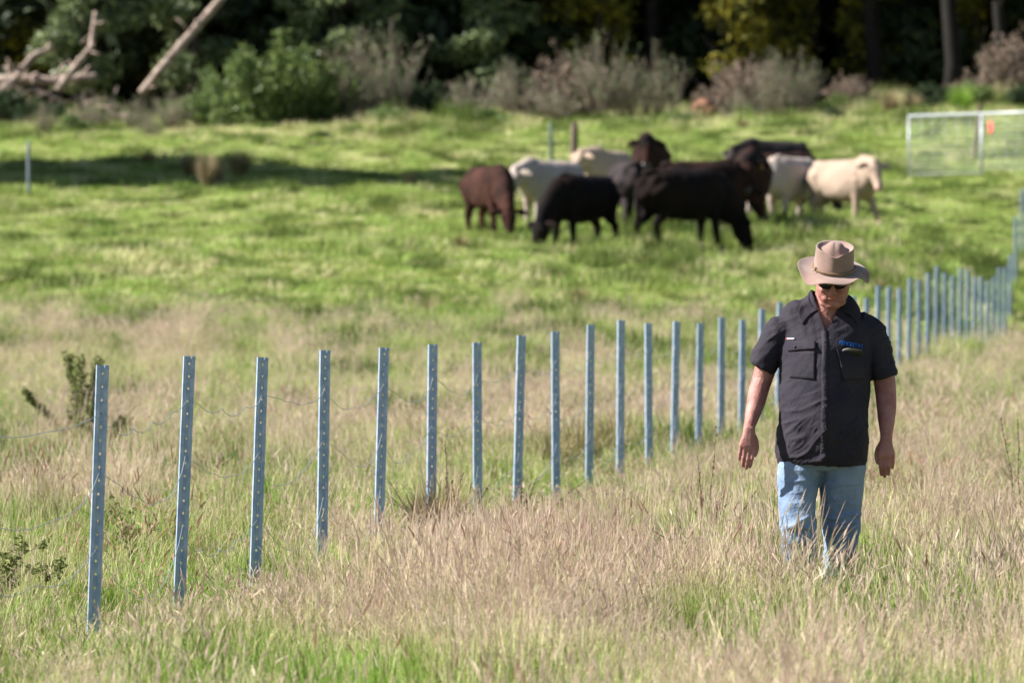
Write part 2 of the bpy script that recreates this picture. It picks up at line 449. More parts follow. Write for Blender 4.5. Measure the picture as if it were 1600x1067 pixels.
def near_sward():
    XS = []; YS = []
    for y0, y1, dens in ((13, 20, 60), (20, 33, 95), (33, 48, 60), (48, 64, 34), (64, 84, 22)):
        hw1 = .105 * y1 + 1.2
        n = int(dens * 2 * hw1 * (y1 - y0)); X = RNG.uniform(-hw1, hw1, n); Y = RNG.uniform(y0, y1, n)
        k = np.abs(X) < .098 * Y + 1.0; XS.append(X[k]); YS.append(Y[k])
    X = np.concatenate(XS); Y = np.concatenate(YS); n = len(X)
    d = dry(X, Y); r = RNG.random(n); r2 = RNG.random(n)
    s = 800 + X / Y * FPX
    kidx = np.where(r < d * .62, pick(KI['straw'], n), np.where(r < d * .62 + .20, pick(KI['mixed'], n), pick(KI['green'], n)))
    lime = vnoise(X / .9, Y / 1.4, 21) - d * .25 + .25 * np.exp(-((s - 1080) / 70.) ** 2 - ((Y - 29.5) / 2.5) ** 2)
    kidx = np.where((lime > .62) & (r2 < .5), pick(KI['lime'], n), kidx)
    wisp = vnoise(X / .9, Y / 1.7, 31) + .30 * np.exp(-((s - 700) / 230.) ** 2 - ((Y - 28.5) / 2.5) ** 2) + .25 * np.exp(-((s - 1480) / 130.) ** 2 - ((Y - 30) / 4.) ** 2)
    sh = vnoise(X / .45, Y / .7, 61)
    kidx = np.where((sh > .68) & (r2 < .35) & (Y < 60), pick(KI['shade'], n), kidx)
    olv = vnoise(X / 1.4, Y / 2.6, 51)
    kidx = np.where((Y > 38) & (olv > .60) & (r2 < .55), pick(KI['fardark'], n), kidx)
    kidx = np.where((wisp > .74) & (r2 < .40), pick(KI['wisp'], n), kidx)
    rust = vnoise(X / .7, Y / 1.2, 22) + .35 * np.exp(-((s - 250) / 260.) ** 2 - ((Y - 32) / 3.5) ** 2) + .08 * np.exp(-((s - 850) / 160.) ** 2 - ((Y - 31) / 3.) ** 2) - .15 * np.clip((24 - Y) / 3, 0, 1) - .3 * np.exp(-((s - 1290) / 130.) ** 2 - ((Y - 25.5) / 2.) ** 2) - .12 * np.exp(-((s - 720) / 200.) ** 2 - ((Y - 27) / 2.) ** 2)
    kidx = np.where((rust > .70) & (r2 > .74) & (Y < 50), pick(KI['rust'], n), kidx)
    kidx = np.where((rust > .40) & (r2 > .975) & (Y < 50), pick(KI['rust'], n), kidx)
    t = tallness(X, Y) * RNG.uniform(.55, 1.35, n)
    wide = np.where(Y > 48, 1.5, 1.0)
    sward('meadow_grass', 'long dry and green meadow grass with seed heads', X, Y, kidx, wide * RNG.uniform(.85, 1.25, n), t)
    return n
def far_sward():
    XS = []; YS = []
    for y0, y1, dens in ((76, 105, 9), (105, 135, 7), (135, 168, 5)):
        hw1 = .11 * y1 + 6
        n = int(dens * 2 * hw1 * (y1 - y0)); X = RNG.uniform(-hw1, hw1, n); Y = RNG.uniform(y0, y1, n)
        k = np.abs(X) < .10 * Y + 5; XS.append(X[k]); YS.append(Y[k])
    X = np.concatenate(XS); Y = np.concatenate(YS); n = len(X)
    d = dry(X, Y); r = RNG.random(n)
    kidx = np.where(r < d * .75, pick(KI['farstraw'], n), pick(KI['far'], n))
    dk = vnoise(X / 1.1, Y / 1.5, 41) * .45 + vnoise(X / .4, Y / .6, 42) * .55
    kidx = np.where((r > .93) & (Y > 80), pick(KI['farstraw'], n), kidx)
    kidx = np.where((dk > .62) & (r < .8), pick(KI['fardark'], n), kidx)
    hh = .32 + 1.0 * np.clip(vnoise(X / 2.2, Y / 3.0, 15) - .35, 0, 1) + 1.3 * np.clip(vnoise(X / .8, Y / 1.1, 16) - .62, 0, 1)
    hh = hh + .65 * np.exp(-((X - 3.4) / 4.2) ** 2 - ((Y - 104) / 8.) ** 2)
    hh = hh + 2.6 * np.clip((Y - 148) / 12, 0, 1) * vnoise(X / 1.5, Y / 2.5, 43) ** 2
    sward('pasture_grass', 'short bright green pasture grass around the cattle', X, Y, kidx, RNG.uniform(.9, 1.4, n), hh * RNG.uniform(.8, 1.2, n))
    return n


# ------------------------------------------------------------------ the walking man
M_skin = mat('skin', (.36, .175, .15), .6, col2=(.25, .10, .088), vscale=14, spec=.35, bump=.25, bscale=90)
M_skin.node_tree.nodes['Principled BSDF'].inputs['Subsurface Weight'].default_value = .08
M_skin.node_tree.nodes['Principled BSDF'].inputs['Subsurface Scale'].default_value = .01
M_lips = mat('lips', (.36, .13, .11), .5, col2=(.30, .12, .09), vscale=30)
M_nail = mat('nail', (.52, .30, .25), .35, col2=(.48, .27, .21), vscale=30)
M_shirt = mat('shirt_cotton', (.030, .026, .035), .85, col2=(.020, .018, .027), vscale=9, bump=.25, bscale=35, spec=.15)
M_shirt_dark = mat('shirt_trim', (.040, .035, .044), .85, col2=(.028, .025, .033), vscale=20, spec=.2)
M_jeans = mat('denim', (.24, .31, .41), .9, col2=(.13, .19, .30), vscale=5, bump=.4, bscale=45, spec=.15)
M_hat = mat('hat_felt', (.26, .175, .15), .95, col2=(.20, .135, .115), vscale=10, bump=.15, bscale=220, spec=.1, sheen=.2)
M_band = mat('hat_braid', (.26, .17, .10), .8, col2=(.14, .09, .055), vscale=70)
M_glass = mat('dark_lens', (.006, .006, .007), .12, var=.1, spec=.5)
M_boot = mat('boot_leather', (.09, .055, .035), .6, col2=(.05, .03, .02), vscale=12)
M_hair = mat('grey_hair', (.16, .14, .125), .8, col2=(.08, .07, .06), vscale=60)
M_blue = mat('blue_embroidery', (.006, .12, .48), .7, var=.2, vscale=90)
M_white = mat('white_thread', (.75, .70, .70), .7, var=.1)
M_red = mat('red_thread', (.45, .03, .04), .7, var=.1)
M_button = mat('button', (.03, .03, .035), .4, var=.2)
M_yellowish = mat('case_fabric', (.022, .02, .009), .7, col2=(.012, .012, .008), vscale=40)

man = empty('person', (MAN.x, MAN.y, h1(MAN.x, MAN.y)))
tag(man, 'man in felt hat, sunglasses, dark work shirt and faded jeans walking through the long grass', 'person')

def px2(x, y, dy=0.):
    """photo pixel -> man's local x, z"""
    return Vector(((x - 1288) / 335.4, dy, (982 - y) / 335.4))

def fold_noise(P, sc_, seed, stretch=(1, 1, 1)):
    out = np.empty(len(P))
    for i, p in enumerate(P):
        out[i] = noise.noise(Vector((p[0] * sc_ * stretch[0] + seed, p[1] * sc_ * stretch[1], p[2] * sc_ * stretch[2] - seed)))
    return out

# --- head frame
PIT, YAW = R(24), R(-3)
HC = Vector((.036, -.055, 1.536))         # chin height reference
HR = Matrix.Rotation(YAW, 3, 'Z') @ Matrix.Rotation(PIT, 3, 'X')
def hd(x, y, z): return HC + HR @ Vector((x, y, z))

def build_body():
    mb = MB()
    # torso, neck
    mb.loft([((-.0, .01, .80), .16, .11), ((0, .01, .95), .175, .12), ((0, 0, 1.1), .175, .125), ((0, .0, 1.25), .18, .12),
             ((0, .01, 1.36), .165, .105), ((0.002, .015, 1.43), .135, .090), ((.006, .010, 1.475), .090, .080), ((.012, .005, 1.51), .066, .074),
             ((.025, -.01, 1.56), .068, .068), ((.035, -.02, 1.62), .06, .07)], n=28, cap=.6)
    # head
    S = [(-.006, .030, .024, -.066), (.008, .046, .042, -.054), (.032, .061, .062, -.036), (.06, .068, .076, -.020), (.085, .071, .084, -.008),
         (.11, .073, .091, 0), (.14, .075, .096, .006), (.17, .077, .098, .010), (.20, .070, .090, .012), (.222, .052, .068, .014), (.235, .03, .04, .015)]
    S = [(z, a * 1.12, b, yc) for z, a, b, yc in S]
    mb.loft([(hd(0, yc, z), a, b) for z, a, b, yc in S], hint=HR @ Vector((1, 0, 0)), n=28, cap=.5, sup=2.3)
    E = lambda c, r, ang=0: mb.ell(hd(*c), r, HR @ Matrix.Rotation(ang, 3, 'Z'), 12, 8)
    E((0, -.098, .100), (.011, .016, .024)); E((0, -.108, .083), (.013, .014, .011))          # nose
    E((.013, -.098, .080), (.009, .012, .008)); E((-.013, -.098, .080), (.009, .012, .008))   # nostrils
    E((0, -.086, .137), (.050, .014, .010))                                                    # brow
    for s in (-1, 1):
        E((s * .038, -.072, .088), (.024, .022, .022)); E((s * .031, -.080, .118), (.016, .012, .010))   # cheeks, eyelids
        E((s * .087, .008, .105), (.010, .022, .032), s * .3)                                   # ears
        E((s * .030, -.070, .040), (.024, .022, .020))                                         # jowls
        E((s * .032, -.010, -.004), (.030, .040, .020))
    E((0, -.091, .060), (.023, .012, .0065)); E((0, -.088, .046), (.020, .012, .0065))         # lips
    E((0, -.080, .012), (.022, .018, .016))                                                    # chin
    # arms
    AL = [((-.13, .02, 1.40), .05, .055), ((-.19, .02, 1.37), .052, .056), ((-.235, .03, 1.32), .052, .055), ((-.265, .04, 1.24), .053, .056),
          ((-.288, .045, 1.16), .048, .052), ((-.305, .025, 1.11), .047, .050), ((-.318, -.01, 1.06), .044, .048), ((-.335, -.05, 1.005), .036, .040), ((-.350, -.085, .955), .028, .029), ((-.356, -.10, .925), .027, .024)]
    AR = [((.13, .02, 1.40), .05, .055), ((.195, .02, 1.37), .052, .056), ((.245, .03, 1.32), .054, .055), ((.270, .03, 1.24), .056, .056),
          ((.282, .03, 1.16), .052, .054), ((.288, .02, 1.10), .050, .052), ((.290, -.0, 1.04), .047, .048), ((.288, -.03, .975), .040, .042), ((.286, -.055, .915), .030, .030), ((.285, -.062, .885), .028, .026)]
    for A in (AL, AR): mb.loft(A, hint=(1, 0, 0), n=18, cap=.8)
    # hands: back of the hand towards the camera, thumb on the inner side, fingers curled back
    nails = []
    def hand(wr, inner, tilt, swing):
        Rm = Matrix.Rotation(tilt, 3, 'Y') @ Matrix.Rotation(swing, 3, 'X') 
        g = lambda x, y, z: Vector(wr) + Rm @ Vector((x * inner, y, z))
        # local: +x = thumb side, -z = finger direction, +y = palm side
        mb.loft([(g(0, 0, .02), .027, .022), (g(.002, 0, -.012), .031, .020), (g(.004, .0, -.040), .040, .018), (g(.002, .001, -.062), .041, .016), (g(0, .002, -.072), .038, .013)], hint=Rm @ Vector((1, 0, 0)), n=18, cap=.6, sup=2.6)
        F = [(.031, .046, .028, .020, -.06), (.0105, .050, .031, .021, -.02), (-.0105, .047, .029, .020, .01), (-.0300, .036, .022, .017, .03)]
        for k, (fx, l1, l2, l3, sp) in enumerate(F):
            z0 = (-.070, -.074, -.071, -.062)[k]
            p = g(fx, .002, z0 + .014); pts = [p]; rr = [.0090]
            a = .12 + .06 * k; q = Vector((fx, .002, z0))
            pts.append(g(*q)); rr.append(.0092)
            for L_, r_, da in ((l1, .0096, .0), (l2, .0088, .42), (l3, .0072, .30)):
                a += da
                q = q + Vector((sp * L_, math.sin(a) * L_, -math.cos(a) * L_)); pts.append(g(*q)); rr.append(r_)
            mb.tube(pts, rr, 10, .9, hint=Rm @ Vector((1, 0, 0)))
            mb.ell(pts[1] - Rm @ Vector((0, .005, .002)), (.0075, .007, .009), Rm)      # knuckle
            nails.append((pts[-1] - Rm @ Vector((0, .0062, -.006)), Rm, a))
        t = [g(.024, .006, -.012), g(.037, .010, -.034), g(.046, .014, -.060), g(.045, .017, -.084), g(.042, .019, -.100)]
        mb.tube(t, [.014, .0145, .0115, .0100, .0080], 10, .9, hint=Rm @ Vector((1, 0, 0)))
        nails.append((t[-1] - Rm @ Vector((0, .0075, -.008)), Rm, .2))
    hand((-.356, -.105, .918), 1, R(7), R(-10)); hand((.285, -.064, .878), -1, R(-1), R(-7))
    # legs
    for s, kx in ((-1, 0.0), (1, .0)):
        x0 = .085 * s
        yk = -.07 if s < 0 else .06
        mb.loft([((x0, 0, .86), .08, .09), ((x0 * 1.15, yk * .4, .7), .060, .065), ((x0 * 1.25, yk, .5), .050, .052), ((x0 * 1.2, yk * 1.1, .35), .048, .05), ((x0 * 1.15, yk * 1.2 + .02, .12), .036, .038)], n=18, cap=.5)
    me = remesh(mb, .0042, 2, 'person_body', .4)
    me.name = 'person_body'
    P = coords(me); 
    # mouth line and lips
    inv = HR.inverted(); Q = (P - np.array(HC)) @ np.array(inv).T
    near = (Q[:, 1] < -.06) & (np.abs(Q[:, 0]) < .026) & (np.abs(Q[:, 2] - .053) < .0030)
    P[near] += np.array(HR @ Vector((0, .006, 0))); setco(me, P)
    me.materials.append(M_skin); me.materials.append(M_lips)
    cen = np.empty(len(me.polygons) * 3, np.float32); me.polygons.foreach_get('center', cen); cen = (cen.reshape(-1, 3) - np.array(HC)) @ np.array(inv).T
    lip = (cen[:, 1] < -.075) & (((cen[:, 0] / .026) ** 2 + ((cen[:, 2] - .053) / .0135) ** 2) < 1)
    me.polygons.foreach_set('material_index', lip.astype(np.int32))
    o = link('body', me, man)
    for c, Rm, a in nails:
        nb = MB(); nb.ell(c, (.0052, .0018, .0062), Rm @ Matrix.Rotation(a * .8, 3, 'X'), 10, 6); nb.build('fingernail', M_nail, o)
    return o
body = build_body()

# --- shirt
def build_shirt():
    mb = MB()
    inner = 0.012
    T = [((-.012, .0, .775), .205, .155), ((-.010, .0, .80), .212, .163), ((-.008, -.002, .86), .214, .175), ((-.006, -.006, .95), .212, .195), ((-.004, -.008, 1.05), .208, .192),
         ((0, -.004, 1.14), .208, .182), ((.004, .0, 1.22), .212, .172), ((.008, .004, 1.30), .216, .156), ((.010, .010, 1.37), .224, .128),
         ((.006, .018, 1.432), .230, .108), ((.010, .022, 1.470), .212, .088), ((.016, .022, 1.500), .168, .080), ((.020, .018, 1.525), .118, .080), ((.02, .012, 1.545), .092, .080), ((.022, .010, 1.562), .084, .080)]
    hem = [((-.012, 0, .86), .192, .138), ((-.012, 0, .80), .198, .142), ((-.012, 0, .772), .200, .145)]
    neck = [((.022, .012, 1.556), .074, .068), ((.02, .014, 1.52), .064, .058)]
    mb.loft(hem + T + neck, n=72, sup=2.05)
    def sleeve(secs):
        p, a, b = secs[-1]; q = secs[-2][0]; d = (Vector(q) - Vector(p)).normalized()
        back = [(Vector(p) + d * .002, a - .011, b - .011), (Vector(p) + d * .03, a - .013, b - .013), (Vector(p) + d * .07, a - .016, b - .016)]
        mb.loft(secs + back, n=40)
    sleeve([((-.08, .02, 1.405), .06, .072), ((-.140, .02, 1.420), .068, .078), ((-.190, .022, 1.400), .073, .080), ((-.236, .028, 1.340), .070, .080), ((-.266, .034, 1.270), .066, .080), ((-.290, .038, 1.222), .066, .080)])
    sleeve([((.10, .02, 1.40), .06, .072), ((.175, .02, 1.420), .068, .078), ((.218, .022, 1.385), .070, .080), ((.248, .028, 1.310), .068, .080), ((.266, .03, 1.235), .067, .080), ((.280, .032, 1.172), .066, .080)])
    me = remesh(mb, .0052, 10, 'shirt', .5)
    P = coords(me); Nn = normals(me)
    # folds: broad diagonal drapes, finer crumples lower down and at the sleeves
    u = P[:, 0] + .55 * P[:, 2]; v = -.55 * P[:, 0] + P[:, 2]
    A = np.stack([u, P[:, 1], v], -1)
    d = .014 * fold_noise(A, 7, 3.1, (1.5, .6, .45)) + .0022 * fold_noise(A, 22, 8.7, (.5, 1, 1.6))
    ridge = 1 - np.abs(fold_noise(A, 13, 5.5, (.35, .6, 1.7))) * 2.2
    low = np.clip((1.12 - P[:, 2]) / .2, 0, 1) * np.clip((P[:, 2] - .76) / .05, 0, 1)
    slv = np.clip((np.abs(P[:, 0] - .005) - .20) / .04, 0, 1)
    side = 1 - .75 * np.clip((np.abs(Nn[:, 0]) - .6) / .3, 0, 1)
    d += .012 * np.clip(ridge, 0, 1) ** 2 * (low * .7 * side + slv * .25 + .15)
    B = np.stack([u * .6 + v * .5, P[:, 1], v * .9 - u * .3], -1)
    ridge2 = 1 - np.abs(fold_noise(B, 26, 1.9, (.5, .6, 1.6))) * 2.4
    d += .0035 * np.clip(ridge2, 0, 1) ** 2 * (low * side + slv * .3 + .08)
    # vertical drape lines from the shoulder to the pocket on the sunny side
    dr = np.sin(P[:, 0] * 150 + 3 * np.sin(P[:, 2] * 13)) * .0009 * np.clip((P[:, 2] - 1.33) / .05, 0, 1) * np.clip((-.02 - P[:, 0]) / .04, 0, 1)
    P = P + Nn * (d + dr)[:, None]
    P[:, 1] -= .034 * np.clip(1 - np.abs(P[:, 0] + .008) / .17, 0, 1) * np.clip(-Nn[:, 1], 0, 1) * np.clip((1.42 - P[:, 2]) / .1, 0, 1)
    setco(me, P)
    # open the V at the throat
    bm = bmesh.new(); bm.from_mesh(me)
    kill = []
    for f in bm.faces:
        c = f.calc_center_median()
        if c.y < .01 and c.z > 1.385:
            t = (c.z - 1.385) / (1.55 - 1.385)
            xl = -.002 - .052 * t; xr = .002 + .095 * t
            if xl < c.x < xr: kill.append(f)
        elif c.z > 1.525 and (c.x - .022) ** 2 + (c.y - .012) ** 2 < .074 ** 2: kill.append(f)
    bmesh.ops.delete(bm, geom=kill, context='FACES')
    bm.to_mesh(me); bm.free()
    me.materials.append(M_shirt)
    return link('shirt', me, man)
shirt = build_shirt()
_bm = bmesh.new(); _bm.from_mesh(shirt.data); TREE = BVHTree.FromBMesh(_bm)
def front(x, z, off=.003):
    """point on the shirt's front under (x, z)"""
    h = TREE.ray_cast(Vector((x, -1, z)), Vector((0, 1, 0)))
    y = h[0].y if h[0] is not None and h[0].y < .06 else -.10
    return Vector((x, y - off, z))

def patch(corners, nx, nz, off, thick, name, material, parent, bulge=0.):
    """a thin sewn-on panel that lies on the shirt; corners tl, tr, br, bl in (x, z)"""
    mb = MB(); tl, tr, br, bl = [Vector(c) for c in corners]; f = []; b = []
    G = [[None] * (nx + 1) for _ in range(nz + 1)]
    for j in range(nz + 1):
        for i in range(nx + 1):
            u, v = i / nx, j / nz
            q = (tl.lerp(tr, u)).lerp(bl.lerp(br, u), v)
            G[j][i] = front(q.x, q.y, off + bulge * math.sin(math.pi * u) * math.sin(math.pi * min(1, v * 1.0)))
    # smooth the heights a little
    for it in range(2):
        for j in range(nz + 1):
            for i in range(1, nx): G[j][i].y = (G[j][i - 1].y + G[j][i].y * 2 + G[j][i + 1].y) / 4
    W = nx + 1; vs = [p for row in G for p in row]; n = len(vs); vs += [p + Vector((0, thick, 0)) for p in vs]
    fs = []
    for j in range(nz):
        for i in range(nx):
            a = j * W + i; fs.append((a, a + W, a + W + 1, a + 1)); fs.append((n + a, n + a + 1, n + a + W + 1, n + a + W))
    for i in range(nx): fs.append((i, i + 1, n + i + 1, n + i)); a = nz * W + i; fs.append((a + 1, a, n + a, n + a + 1))
    for j in range(nz): a = j * W; fs.append((a + W, a, n + a, n + a + W)); a = j * W + nx; fs.append((a, a + W, n + a + W, n + a))
    mb.add(vs, fs); return mb.build(name, material, parent)

def pz(x, y): q = px2(x, y); return (q.x, q.z)
# placket down the front
def strip(pts, wid, off, thick, name, material, parent):
    mb = MB(); vs = []; n = len(pts)
    for k, (x, z) in enumerate(pts):
        a = pts[max(k - 1, 0)]; b = pts[min(k + 1, n - 1)]; d = Vector((b[0] - a[0], b[1] - a[1])).normalized(); s = Vector((-d.y, d.x)) * wid / 2
        f1 = front(x + s.x, z + s.y, off); f2 = front(x - s.x, z - s.y, off)
        vs += [f1, f2, f2 + Vector((0, thick, 0)), f1 + Vector((0, thick, 0))]
    fs = []
    for k in range(n - 1):
        o = 4 * k
        for i in range(4): fs.append((o + i, o + (i + 1) % 4, o + 4 + (i + 1) % 4, o + 4 + i))
    mb.add(vs, fs); return mb.build(name, material, parent)
zz = np.linspace(1.392, .79, 48)
strip([(-.004 - .012 * (1.39 - z) / .6 + .0015 * math.sin(z * 30), z) for z in zz], .032, .0018, .004, 'placket', M_shirt, shirt)
for z in (1.34, 1.24, 1.14, 1.04, .94, .85):
    p = front(-.006 - .012 * (1.39 - z) / .6, z, .008); b = MB(); b.ell(p, (.0055, .0022, .0055)); b.build('button', M_button, shirt)

# collar: a standing band that folds over into two points
def collar(side):
    mb = MB(); n = 24; rows = 8; vs = []
    for i in range(n + 1):
        t = i / n                               # 0 = back of the neck, 1 = front edge
        ang = math.pi / 2 - side * t * math.pi * .80
        top = Vector((.022 + .086 * math.cos(ang), .004 + .084 * math.sin(ang), 1.568 - .020 * t - .060 * max(0, (t - .5) / .5) ** 1.3))
        k = max(0, (t - .35) / .65)
        out = Vector((math.cos(ang), math.sin(ang), 0)).lerp(Vector((side * 1.15, -.25, 0)), min(1, k * 1.3)).normalized()
        low = top + out * (.040 + .042 * k) + Vector((0, 0, -.040 - .030 * k))
        for j in range(rows):
            v = j / (rows - 1)
            p = top.lerp(low, v) + Vector((0, 0, .014 * math.sin(math.pi * v)))
            if t > .40 and v > 0.1:
                fr = front(p.x, p.z, .008 + .004 * math.sin(t * 12))
                if fr.y > -.095 or p.z < 1.46: p.y = min(p.y, fr.y)
            vs.append(p)
    fs = []
    for i in range(n):
        for j in range(rows - 1):
            a = i * rows + j; fs.append((a, a + 1, a + rows + 1, a + rows))
    mb.add(vs, fs)
    o = mb.build('collar', M_shirt, shirt); md = o.modifiers.new('thick', 'SOLIDIFY'); md.thickness = .0035; md.offset = 0
    sb = o.modifiers.new('sub', 'SUBSURF'); sb.levels = 1; sb.render_levels = 1
    return o
collar(-1); collar(1)
# facing on the open edge of the sun-lit throat

# pockets
pk = patch([pz(1229, 545), pz(1271, 547), pz(1270, 591), pz(1232, 588)], 10, 10, .005, .005, 'pocket', M_shirt, shirt, .004)
patch([pz(1228, 529), pz(1272, 531), pz(1271, 543), pz(1229, 547)], 12, 6, .012, .005, 'pocket_flap', M_shirt, pk, .003)
b = MB(); b.ell(front(*pz(1240, 540), .019), (.006, .003, .006)); b.build('button', M_button, pk)
patch([pz(1228.5, 526.5), pz(1240, 526.5), pz(1240, 528.6), pz(1228.5, 528.6)], 4, 1, .010, .003, 'woven_tag', M_white, shirt)
patch([pz(1226.6, 526.8), pz(1228.5, 526.8), pz(1228.5, 529.4), pz(1226.6, 529.4)], 2, 1, .010, .003, 'woven_tag', M_red, shirt)
pk2 = patch([pz(1306, 545), pz(1349, 549), pz(1350, 590), pz(1314, 592)], 12, 12, .009, .009, 'pocket', M_shirt, shirt, .012)
# the case that gapes out of the second pocket, and its pale rim
cs = MB(); c0 = front(*pz(1330, 548), .016)
cs.loft([(c0 + Vector((-.046, .004, -.012)), .012, .008), (c0 + Vector((-.036, 0, .004)), .015, .009), (c0 + Vector((0, 0, .003)), .015, .010), (c0 + Vector((.04, 0, -.003)), .013, .009)], hint=(0, 0, 1), n=14, cap=.7)
case = cs.build('glasses_case', M_yellowish, pk2)
rim = MB(); rim.tube([c0 + Vector((-.060, -.008, -.028)), c0 + Vector((-.057, -.011, -.008)), c0 + Vector((-.046, -.012, .010)), c0 + Vector((-.026, -.012, .016)), c0 + Vector((-.010, -.012, .017))], [.0008, .0018, .0022, .0018, .0008], 8)
rim.build('case_rim', mat('pale_rim', (.45, .40, .40), .5), case)
patch([pz(1303, 541), pz(1309, 544), pz(1312, 566), pz(1310.5, 566)], 3, 6, .014, .005, 'pocket_edge', M_shirt, pk2, .0)
strip([pz(1303 + i * 1.4, 541.5 + i * .2) for i in range(5)], .004, .016, .004, 'pocket_edge', M_shirt, pk2)

# writing over the pocket
def chest_text():
    cu = bpy.data.curves.new('lettering', 'FONT'); cu.body = 'FENCESTAY.'; cu.size = .1; cu.extrude = 0; cu.resolution_u = 2; cu.shear = .0; cu.offset = .0
    t = bpy.data.objects.new('lettering_tmp', cu); COL.objects.link(t)
    dg = bpy.context.evaluated_depsgraph_get(); me = bpy.data.meshes.new_from_object(t.evaluated_get(dg)); bpy.data.objects.remove(t)
    bm = bmesh.new(); bm.from_mesh(me); bmesh.ops.subdivide_edges(bm, edges=[e for e in bm.edges if e.calc_length() > .03], cuts=2); 
    xs = [v.co.x for v in bm.verts]; x0, x1 = min(xs), max(xs)
    A = Vector(pz(1308.5, 535.5)); B = Vector(pz(1347, 543)); d = B - A; nrm = Vector((-d.y, d.x)).normalized()
    for v in bm.verts:
        q = A + d * ((v.co.x - x0) / (x1 - x0)) + nrm * (v.co.y / .07 * .018)
        v.co = front(q.x, q.y, .0065)
    ys = bm.verts[:]  
    bm.to_mesh(me); bm.free(); me.materials.clear(); me.materials.append(M_blue)
    o = link('lettering', me, shirt); md = o.modifiers.new('thick', 'SOLIDIFY'); md.thickness = .0015
chest_text()

# --- trousers
def build_trousers():
    mb = MB()
    mb.loft([((-.010, .01, .93), .168, .125), ((-.010, .01, .86), .190, .135), ((-.010, .01, .80), .198, .135), ((-.010, .012, .765), .195, .125)], n=48, cap=.2, sup=2.3)
    def leg(c):
        last = c[-1]; d = Vector((0, 0, 1))
        mb.loft(c + [(Vector(last[0]) + d * .004, last[1] - .010, last[2] - .010), (Vector(last[0]) + d * .08, last[1] - .014, last[2] - .014)], n=32)
    leg([((-.108, .005, .84), .094, .115), ((-.110, -.005, .76), .108, .114), ((-.121, -.02, .68), .099, .102), ((-.130, -.04, .60), .088, .093), ((-.128, -.065, .53), .085, .088), ((-.126, -.07, .47), .086, .088),
         ((-.122, -.065, .40), .078, .083), ((-.118, -.06, .30), .077, .08), ((-.115, -.06, .18), .076, .08), ((-.115, -.065, .07), .078, .085)])
    leg([((.088, .01, .84), .096, .115), ((.086, .015, .76), .110, .114), ((.082, .025, .68), .105, .102), ((.084, .04, .60), .096, .093), ((.082, .055, .53), .091, .088), ((.082, .065, .47), .088, .086),
         ((.080, .08, .40), .080, .083), ((.078, .10, .30), .076, .08), ((.078, .12, .18), .076, .08), ((.078, .13, .07), .078, .085)])
    me = remesh(mb, .0055, 4, 'trousers', .5)
    P = coords(me); Nn = normals(me)
    knee = np.exp(-((P[:, 2] - .50) / .07) ** 2) + .5 * np.exp(-((P[:, 2] - .36) / .06) ** 2) + .35 * np.exp(-((P[:, 2] - .72) / .06) ** 2)
    r1 = 1 - np.abs(fold_noise(P, 11, 2.2, (.5, .5, 1.9))) * 2.3
    side = 1 - .7 * np.clip((np.abs(Nn[:, 0]) - .5) / .4, 0, 1)
    d = .018 * np.clip(r1, 0, 1) ** 2 * (knee + .12) * side + .006 * fold_noise(P, 10, 4.4) + .003 * fold_noise(P, 30, 6.4, (1, 1, .5))
    setco(me, P + Nn * d[:, None]); me.materials.append(M_jeans)
    o = link('trousers', me, man)
    return o
trousers = build_trousers()
for sx, x, y in ((-1, -.115, -.10), (1, .078, .09)):
    b = MB(); b.loft([((x, y + .08, .045), .034, .045), ((x, y + .03, .05), .040, .050), ((x, y - .04, .045), .044, .045), ((x, y - .12, .032), .046, .032), ((x, y - .17, .026), .034, .024)], hint=(1, 0, 0), n=18, cap=.7)
    b.loft([((x, y + .045, .04), .042, .050), ((x, y + .045, .12), .044, .050), ((x, y + .04, .19), .046, .052)], hint=(1, 0, 0), n=18)
    bo = b.build('boot', M_boot, man)
    s = MB(); s.loft([((x, y + .10, .014), .036, .012), ((x, y - .03, .012), .046, .012), ((x, y - .13, .012), .048, .012), ((x, y - .20, .014), .022, .010)], hint=(1, 0, 0), n=14, cap=.5, sup=3); s.build('sole', M_shirt_dark, bo)

# --- sunglasses
g = MB()
for s in (-1, 1):
    vs = []; nn = 18; fs = []
    for k in range(nn):
        a = 2 * math.pi * k / nn; x = math.cos(a); z = math.sin(a)
        xx = .0315 * x + .035 * s; zz_ = (.0175 if z > 0 else .0205) * z * (1 - .12 * x * s) + .118
        yy = -.104 + 3.4 * (xx) ** 2
        vs.append(hd(xx, yy, zz_))
    vs.append(hd(.035 * s, -.107 + 3.2 * .035 ** 2, .118)); fs = [(k, (k + 1) % nn, nn) for k in range(nn)]
    g.add(vs, fs)
gl = g.build('sunglasses', M_glass, man); md = gl.modifiers.new('thick', 'SOLIDIFY'); md.thickness = .002
fr = MB()
fr.tube([hd(-.068, -.080, .124), hd(-.050, -.096, .136), hd(-.025, -.105, .134), hd(0, -.112, .126), hd(.025, -.105, .134), hd(.050, -.096, .136), hd(.068, -.080, .124)], .0028, 8)
for s in (-1, 1): fr.tube([hd(s * .068, -.080, .124), hd(s * .080, -.03, .124), hd(s * .082, .015, .12)], .0025, 8)
fr.build('glasses_frame', M_glass, gl)
# --- hair under the hat
hb = MB()
for k in range(420):
    a = random.uniform(-.2, math.pi + .2); z = random.uniform(.085, .17)
    r_ = (.078, .100); p = Vector((r_[0] * math.cos(a), .008 + r_[1] * math.sin(a), z)); n_ = Vector((math.cos(a), math.sin(a), 0)); q = p + n_ * .003 + Vector((0, 0, -random.uniform(.012, .025)))
    s_ = Vector((-math.sin(a), math.cos(a), 0)) * .003
    hb.add([hd(*(p - s_)), hd(*(p + s_)), hd(*(q + s_ * .3)), hd(*(q - s_ * .3))], [(0, 1, 2, 3)])
hb.build('hair', M_hair, man)

